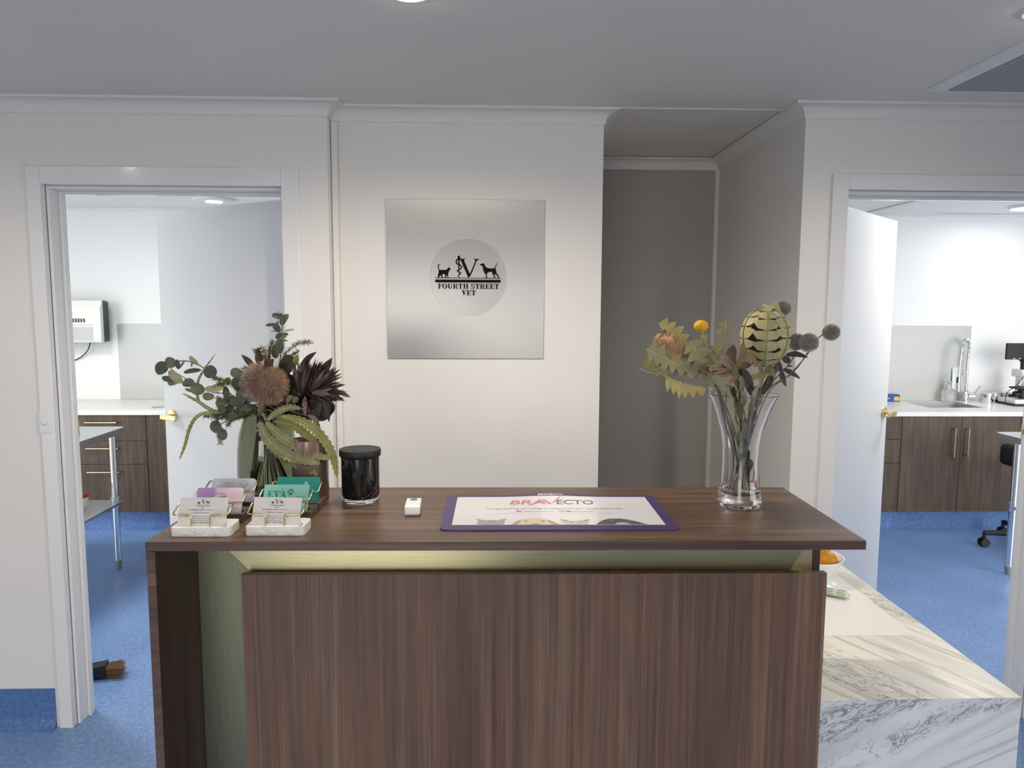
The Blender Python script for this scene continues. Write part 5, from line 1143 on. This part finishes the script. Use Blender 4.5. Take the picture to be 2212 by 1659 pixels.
# stainless table with an undershelf
def steel_table(label, x0, x1, y0, y1, zt_, shelf, lx, r=.02, ly=.08, brace=False):
    t = thing('steel_table', label, 'table', ((x0+x1)/2, (y0+y1)/2, 0))
    g = G(); g.prism(rounded(x1-x0, y1-y0, .03, 5, x0, y0), (Vector((0, 0, zt_-.038)), Vector((1, 0, 0)), Vector((0, 1, 0))), .038); g.build('table_top', M['steel'], t, bevel=.006, seg=3)
    for x in (x0+lx, x1-lx):
        for y in (y0+ly, y1-ly):
            g = G(); g.tube([(x, y, .05), (x, y, zt_-.0385)], r, 20); l = g.build('leg', M['chrome'], t)
            g = G(); g.lathe([(0, 0), (.013, 0), (.0165, .006), (.0165, .03), (.021, .032), (.0215, .052), (0, .052)], (x, y, 0), 20); g.build('foot', M['grey_plastic'], l)
            g = G(); g.disc((x, y, shelf-.035), r+.006, r+.006, .055, 24); g.build('collar', M['steel'], l)
    g = G()
    if brace:
        for x in (x0+lx, x1-lx): g.tube([(x, y0+ly, shelf-.01), (x, y1-ly, shelf-.01)], .012, 10)
    else: g.box(x0+.015, x1-.015, y0+.03, y1-.03, shelf-.03, shelf-.012)
    g.build('brace' if brace else 'shelf', M['steel'], t, bevel=0 if brace else .004)
    return t
steel_table('stainless steel treatment table with undershelf in the left room', -2.95, -2.265, 3.42, 4.632, .882, .435, .045)
t = thing('red_lidded_tub', 'white tub with a red lid on the undershelf of the left table', 'tub', (-2.458, 4.43, .424))
g = G(); g.lathe([(0, 0), (.04, 0), (.047, .062), (0, .062)], (-2.458, 4.43, .424), 28); g.build('tub', M['white_plastic'], t)
g = G(); g.lathe([(0, .0625), (.049, .0625), (.049, .078), (.03, .090), (0, .092)], (-2.458, 4.43, .424), 28); g.build('lid', plain('red_plastic', '#c8301e', .4), t)
# broom lying on the floor just inside the doorway
t = thing('floor_broom', 'black broom head with tan bristles lying on the blue floor by the left jamb', 'broom', (-1.80, 3.16, 0))
u = Vector((.82, .20, 0)).normalized(); v_ = Vector((-u.y, u.x, 0)); o = Vector((-1.872, 3.135, .004))
g = G(); pts = [o + u*a_ + v_*b_ + Vector((0, 0, h)) for a_, w_, z_ in ((0, .022, .045), (.19, .030, .062)) for b_ in (-w_, w_) for h in (0, z_)]
g.add(pts, [(0, 1, 3, 2), (4, 6, 7, 5), (0, 4, 5, 1), (2, 3, 7, 6), (1, 5, 7, 3), (0, 2, 6, 4)]); g.build('head', M['black'], t, bevel=.004)
g = G(); rg = random.Random(3)
for i in range(420):
    b_ = rg.uniform(-.026, .026); h = rg.uniform(.004, .052); p = o + u*.186 + v_*b_ + Vector((0, 0, h)); e = p + u*rg.uniform(.04, .075) + v_*(b_*.5 + rg.uniform(-.008, .008)) + Vector((0, 0, rg.uniform(-.012, .006)))
    e.z = max(e.z, .003); g.tube([p, e], .0007, 4, None, False)
g.build('bristles', plain('broom_bristle', '#8a6a4c', .8), t, smooth=0)
g = G(); g.tube([o + u*.004 + Vector((0, 0, .025)), o - u*.9 + Vector((0, 0, .013))], .011, 10); g.build('handle', M['black'], t)
# scissors like steel tool on the bench
t = thing('steel_tool', 'pointed grey steel tool lying on the bench beside the left door', 'tool', (-2.40, 5.45, BT))
g = G(); g.prism([(-.04, -.075), (.00, .0), (.09, .12), (.13, .12), (.06, .0)], (Vector((-2.40, 5.455, BT+.0005)), Vector((1, 0, 0)), Vector((0, 1, 0))), .012); g.build('blade', M['steel'], t, bevel=.002)

# ================================================================ RIGHT TREATMENT ROOM
RY, YB2 = 5.222, YW-.022
t = thing('sink_bench', 'pale bench top with a stainless sink in the right room', 'bench top', (3.5, 5.5, BB))
g = G(); sx0, sx1, sy0, sy1 = 3.315, 3.712, 5.425, 5.755
g.box(1.25, sx0, RY-.012, YB2, BB, .890); g.box(sx1, 5.29, RY-.012, YB2, BB, .890); g.box(sx0, sx1, RY-.012, sy0, BB, .890); g.box(sx0, sx1, sy1, YB2, BB, .890); g.build('slab', M['bench'], t)
g = G(); q = .0015
for a_ in ((sx0-.006, sx1+.006, sy0-.006, sy0+q, .70, .8915), (sx0-.006, sx1+.006, sy1-q, sy1+.006, .70, .8915), (sx0-.006, sx0+q, sy0+q, sy1-q, .70, .8915), (sx1-q, sx1+.006, sy0+q, sy1-q, .70, .8915), (sx0-.006, sx1+.006, sy0-.006, sy1+.006, .695, .70)): g.box(*a_)
g.build('sink', M['steel_soft'], t); g = G(); g.disc((3.51, 5.59, .7005), .04, .036, .003, 28); g.build('drain', M['chrome'], t)
drawer_unit('brown timber drawer unit beside the open door in the right room', 2.40, 2.985, RY, YB2, [(.1485, .513), (.513, .688), (.688, BB)], BB, False)
t_ = door_unit('brown timber cupboard under the sink with two upright brass handles', [2.986, 3.427, 3.868], RY, RY+.17, BB, [3.365, 3.466])
door_unit('brown timber cupboard at the right edge behind the steel table', [3.869, 4.35, 4.83], RY, YB2, BB, [None, None])
door_unit('brown timber cupboard left of the drawers in the right room', [1.25, 1.82, 2.399], RY, YB2, BB, [1.77, 1.87])
g = G(); g.box(2.60, 3.868, YB2-.004, YB2+.0015, .8925, 1.494); one(g, 'splashback', M['steel_soft'], 'satin steel splashback sheet behind the sink in the right room', 'splashback', (3.3, YB2, .89))
# spring neck tap
tx, ty, z0 = 3.812, 5.790, .8905
t = thing('spring_tap', 'chrome spring neck tap at the right of the sink', 'tap', (tx, ty, z0))
g = G(); g.lathe([(0, 0), (.026, 0), (.026, .006), (.021, .010), (.021, .085), (.017, .09), (0, .09)], (tx, ty, z0), 28); g.build('body', M['chrome'], t)
g = G(); g.tube([(tx, ty, z0+.09), (tx, ty, z0+.345)], .0105, 14); g.build('riser', M['chrome'], t)
arch = [Vector((tx, ty, z0+.345)), Vector((tx+.003, ty-.002, z0+.42)), Vector((tx-.020, ty-.02, z0+.485)), Vector((tx-.062, ty-.045, z0+.492)), Vector((tx-.095, ty-.065, z0+.44)), Vector((tx-.104, ty-.070, z0+.37))]
A = spline(arch, 10); g = G(); g.tube(A, .0075, 10); g.build('hose', M['steel'], t)
g = G(); tn = 26; pts = []
for i in range(tn*10+1):
    u_ = i/(tn*10)*(len(A)-1); k = min(int(u_), len(A)-2); p = A[k].lerp(A[k+1], u_-k); T = (A[k+1]-A[k]).normalized(); x = T.cross(Vector((.3, -.9, .1))).normalized(); y = T.cross(x); an = 2*pi*i/10
    pts.append(p + (x*math.cos(an) + y*math.sin(an))*.0135)
g.tube(pts, .0022, 5); g.build('spring', M['chrome'], t)
e = A[-1]; g = G(); g.tube([e + Vector((0, 0, .006)), e - Vector((0, 0, .03))], .012, 14); g.tube([e - Vector((0, 0, .03)), e - Vector((.006, 0, .17))], .0075, 12); g.tube([e - Vector((.006, 0, .17)), e - Vector((.007, 0, .285))], .017, 18); g.build('spray_head', M['chrome'], t)
g = G(); g.tube([e + Vector((-.020, -.012, -.165)), e + Vector((-.026, -.016, -.21))], .006, 8); g.build('trigger', M['black'], t)
g = G(); g.tube([(tx, ty, z0+.24), (tx-.05, ty-.03, z0+.235), (e.x, e.y, e.z-.175)], .005, 8); g.build('spray_holder', M['chrome'], t)
g = G(); g.tube([(tx+.018, ty-.008, z0+.045), (tx+.062, ty-.02, z0+.045)], .019, 18); g.tube([(tx+.05, ty-.018, z0+.05), (tx+.10, ty-.02, z0+.125)], .0048, 8); g.build('lever', M['chrome'], t)
# soap pump bottle
bx, by = 3.675, 5.795
t = thing('soap_bottle', 'clear squared pump bottle behind the sink', 'bottle', (bx, by, z0))
g = G(); g.box(bx-.047, bx+.047, by-.03, by+.03, z0, z0+.098); g.build('bottle', plain('milky_clear_plastic', (.86, .88, .86), .12, trans=.75), t, bevel=.014, seg=4)
g = G(); g.disc((bx, by, z0+.0985), .022, .017, .016, 24); g.disc((bx, by, z0+.115), .019, .019, .022, 24); g.disc((bx, by, z0+.137), .009, .009, .02, 16); g.box(bx-.012, bx+.012, by-.03, by+.012, z0+.148, z0+.162); g.build('pump', M['white_plastic'], t)
# hanging cloth behind the tap
g = G(); n = 8
vs = [Vector((3.728 + .085*i/n, YB2-.010 - .006*math.sin(i*1.3 + j*.2) - .004*(j/10), 1.155 - .155*j/10 - .012*math.sin(i*.5)*(j/10) - .028*(i/n)*(j/10))) for j in range(11) for i in range(n+1)]
vs2 = [v + Vector((0, .003, 0)) for v in vs]; m_ = len(vs); fs = []
for j in range(10):
    for i in range(n): a_ = j*(n+1)+i; fs.append((a_, a_+1, a_+n+2, a_+n+1)); fs.append((a_+m_, a_+n+1+m_, a_+n+2+m_, a_+1+m_))
ed = [j*(n+1) for j in range(11)] + [10*(n+1)+i for i in range(1, n+1)] + [j*(n+1)+n for j in range(9, -1, -1)] + [i for i in range(n-1, 0, -1)]
fs += [(ed[k], ed[(k+1) % len(ed)], ed[(k+1) % len(ed)]+m_, ed[k]+m_) for k in range(len(ed))]
g.add(vs+vs2, fs); g.box(3.735, 3.80, YB2-.014, YB2-.003, 1.148, 1.160)
one(g, 'hanging_cloth', plain('pale_blue_cloth', '#dfe4e6', .9), 'pale cloth hanging on the splashback behind the tap', 'cloth', (3.77, YB2, 1.155))
# three polished canisters
for i, (x, y, lb) in enumerate([(3.945, 5.72, 'front steel canister nearest the tap'), (4.030, 5.77, 'middle steel canister of the row of three'), (4.135, 5.79, 'steel canister half hidden behind the microscope')]):
    t = thing('steel_canister', lb, 'canister', (x, y, z0), 0, 'steel canisters beside the microscope')
    g = G(); g.lathe([(0, 0), (.042, 0), (.043, .003), (.043, .062), (0, .062)], (x, y, z0), 36); g.build('body', M['chrome'], t)
    g = G(); g.lathe([(0, .0622), (.0445, .0622), (.0445, .074), (.041, .077), (0, .077)], (x, y, z0), 36); g.build('lid', M['steel'], t)
# blue and yellow box
t = thing('medicine_box', 'small blue box with a yellow corner on the bench beside the right door', 'box', (3.17, 5.80, z0))
g = G(); g.box(3.10, 3.272, 5.775, 5.84, z0, z0+.056); g.build('carton', plain('blue_carton', '#1f4aa8', .5), t, bevel=.001)
g = G(); g.box(3.225, 3.268, 5.7742, 5.7748, z0+.008, z0+.040, plain('yellow_carton', '#e8b52e', .5)); g.box(3.12, 3.19, 5.7742, 5.7748, z0+.022, z0+.030, M['teal_light']); g.build('label', None, t)
# microscope with a screen
mx_, my = 4.135, 5.60
t = thing('microscope', 'black and white microscope with a black screen at the right edge of the bench', 'microscope', (mx_, my, z0))
g = G(); g.box(mx_-.125, mx_+.10, my-.10, my+.12, z0, z0+.014, M['black']); g.box(mx_-.115, mx_+.09, my-.09, my+.11, z0+.0142, z0+.048, M['white_plastic']); g.build('base', None, t, bevel=.006)
g = G(); g.box(mx_+.00, mx_+.06, my+.03, my+.09, z0+.0482, z0+.27); g.build('arm', M['white_plastic'], t, bevel=.008)
g = G(); g.box(mx_-.09, mx_+.07, my-.07, my+.025, z0+.128, z0+.142); g.box(mx_-.115, mx_-.085, my-.05, my-.035, z0+.135, z0+.146); g.build('stage', M['black'], t, bevel=.002)
g = G(); g.disc((mx_-.015, my-.02, z0+.062), .032, .032, .060, 24); g.disc((mx_-.08, my-.02, z0+.085), .022, .022, .05, 20, None, (1, 0, 0)); g.build('condenser', M['black'], t)
g = G(); g.disc((mx_-.015, my-.02, z0+.052), .02, .03, .010, 24); g.tube([(mx_-.10, my+.0, z0+.07), (mx_-.05, my+.0, z0+.07)], .012, 12); g.build('focus_knob', M['black'], t)
g = G(); g.disc((mx_-.015, my-.015, z0+.198), .034, .040, .018, 28)
for a_ in (-.5, .0, .5): g.tube([(mx_-.015+.02*math.sin(a_*2), my-.025, z0+.198), (mx_-.015+.05*math.sin(a_*2), my-.035, z0+.150)], .0105, 14)
g.build('objectives', M['chrome'], t)
g = G(); g.box(mx_-.05, mx_+.05, my-.05, my+.07, z0+.2165, z0+.275); g.build('head', M['white_plastic'], t, bevel=.008)
g = G(); g.tube([(mx_+.02, my-.03, z0+.262), (mx_+.09, my-.11, z0+.315)], .017, 16); g.build('eyepiece', M['black'], t)
g = G(); g.disc((mx_-.01, my+.0, z0+.2755), .018, .018, .055, 20); g.disc((mx_-.01, my, z0+.3307), .019, .033, .021, 24); g.build('camera_neck', M['black'], t)
g = G(); g.box(mx_-.150, mx_+.10, my-.012, my+.012, z0+.352, z0+.478); sc_ = g.build('screen', M['black'], t, bevel=.002)
g = G()
for k in range(4): g.box(mx_-.10+k*.045, mx_-.085+k*.045, my-.0135, my-.0122, z0+.358, z0+.363)
g.build('button', M['steel'], sc_)
g = G(); g.tube(spline([(mx_+.03, my-.02, z0+.40), (mx_-.02, my-.06, z0+.27), (mx_-.10, my-.07, z0+.16), (mx_-.155, my-.05, z0+.10), (mx_-.15, my-.03, z0+.03), (mx_-.125, my, z0+.02)], 8), .0028, 8); g.build('cable', M['black'], t)
# steel table and stool
steel_table('stainless steel table cut off by the right door jamb', 3.100, 4.00, 3.62, 4.405, .882, .435, .105, .02, .06, True)
cx_, cy_ = 3.695, 4.79
t = thing('stool', 'black upholstered stool on castors behind the right steel table', 'stool', (cx_, cy_, 0))
g = G(); g.lathe([(0, .50), (.17, .50), (.185, .52), (.185, .555), (.17, .575), (0, .58)], (cx_+.10, cy_, 0), 40); g.build('seat', M['black_foam'], t)
g = G(); g.box(cx_-.195, cx_-.110, cy_-.14, cy_+.14, .570, .720); g.build('backrest', M['black_foam'], t, bevel=.036, seg=5)
g = G(); g.tube([(cx_+.04, cy_, .14), (cx_+.04, cy_, .50)], .022, 16); g.box(cx_-.155, cx_+.05, cy_-.02, cy_+.02, .485, .498); g.tube([(cx_-.15, cy_, .49), (cx_-.152, cy_, .60)], .012, 10); g.build('column', M['black'], t)
g = G(); pc_ = Vector((cx_+.04, cy_, .115)); g.disc((cx_+.04, cy_, .085), .045, .035, .06, 20)
ends = []
for k in range(5):
    a_ = math.radians(165 + 72*k); e = pc_ + Vector((math.cos(a_), math.sin(a_), 0))*.335; ends.append(e); g.tube([pc_, e + Vector((0, 0, -.018))], [.024, .017], 10)
g.build('star_base', M['black'], t)
for e in ends:
    g = G(); g.tube([(e.x, e.y, .100), (e.x, e.y, .055)], .012, 10)
    for s_ in (-1, 1): g.disc((e.x, e.y + s_*.017 - .008, .030), .030, .030, .016, 20, None, (0, 1, 0))
    g.build('castor', M['black'], t)
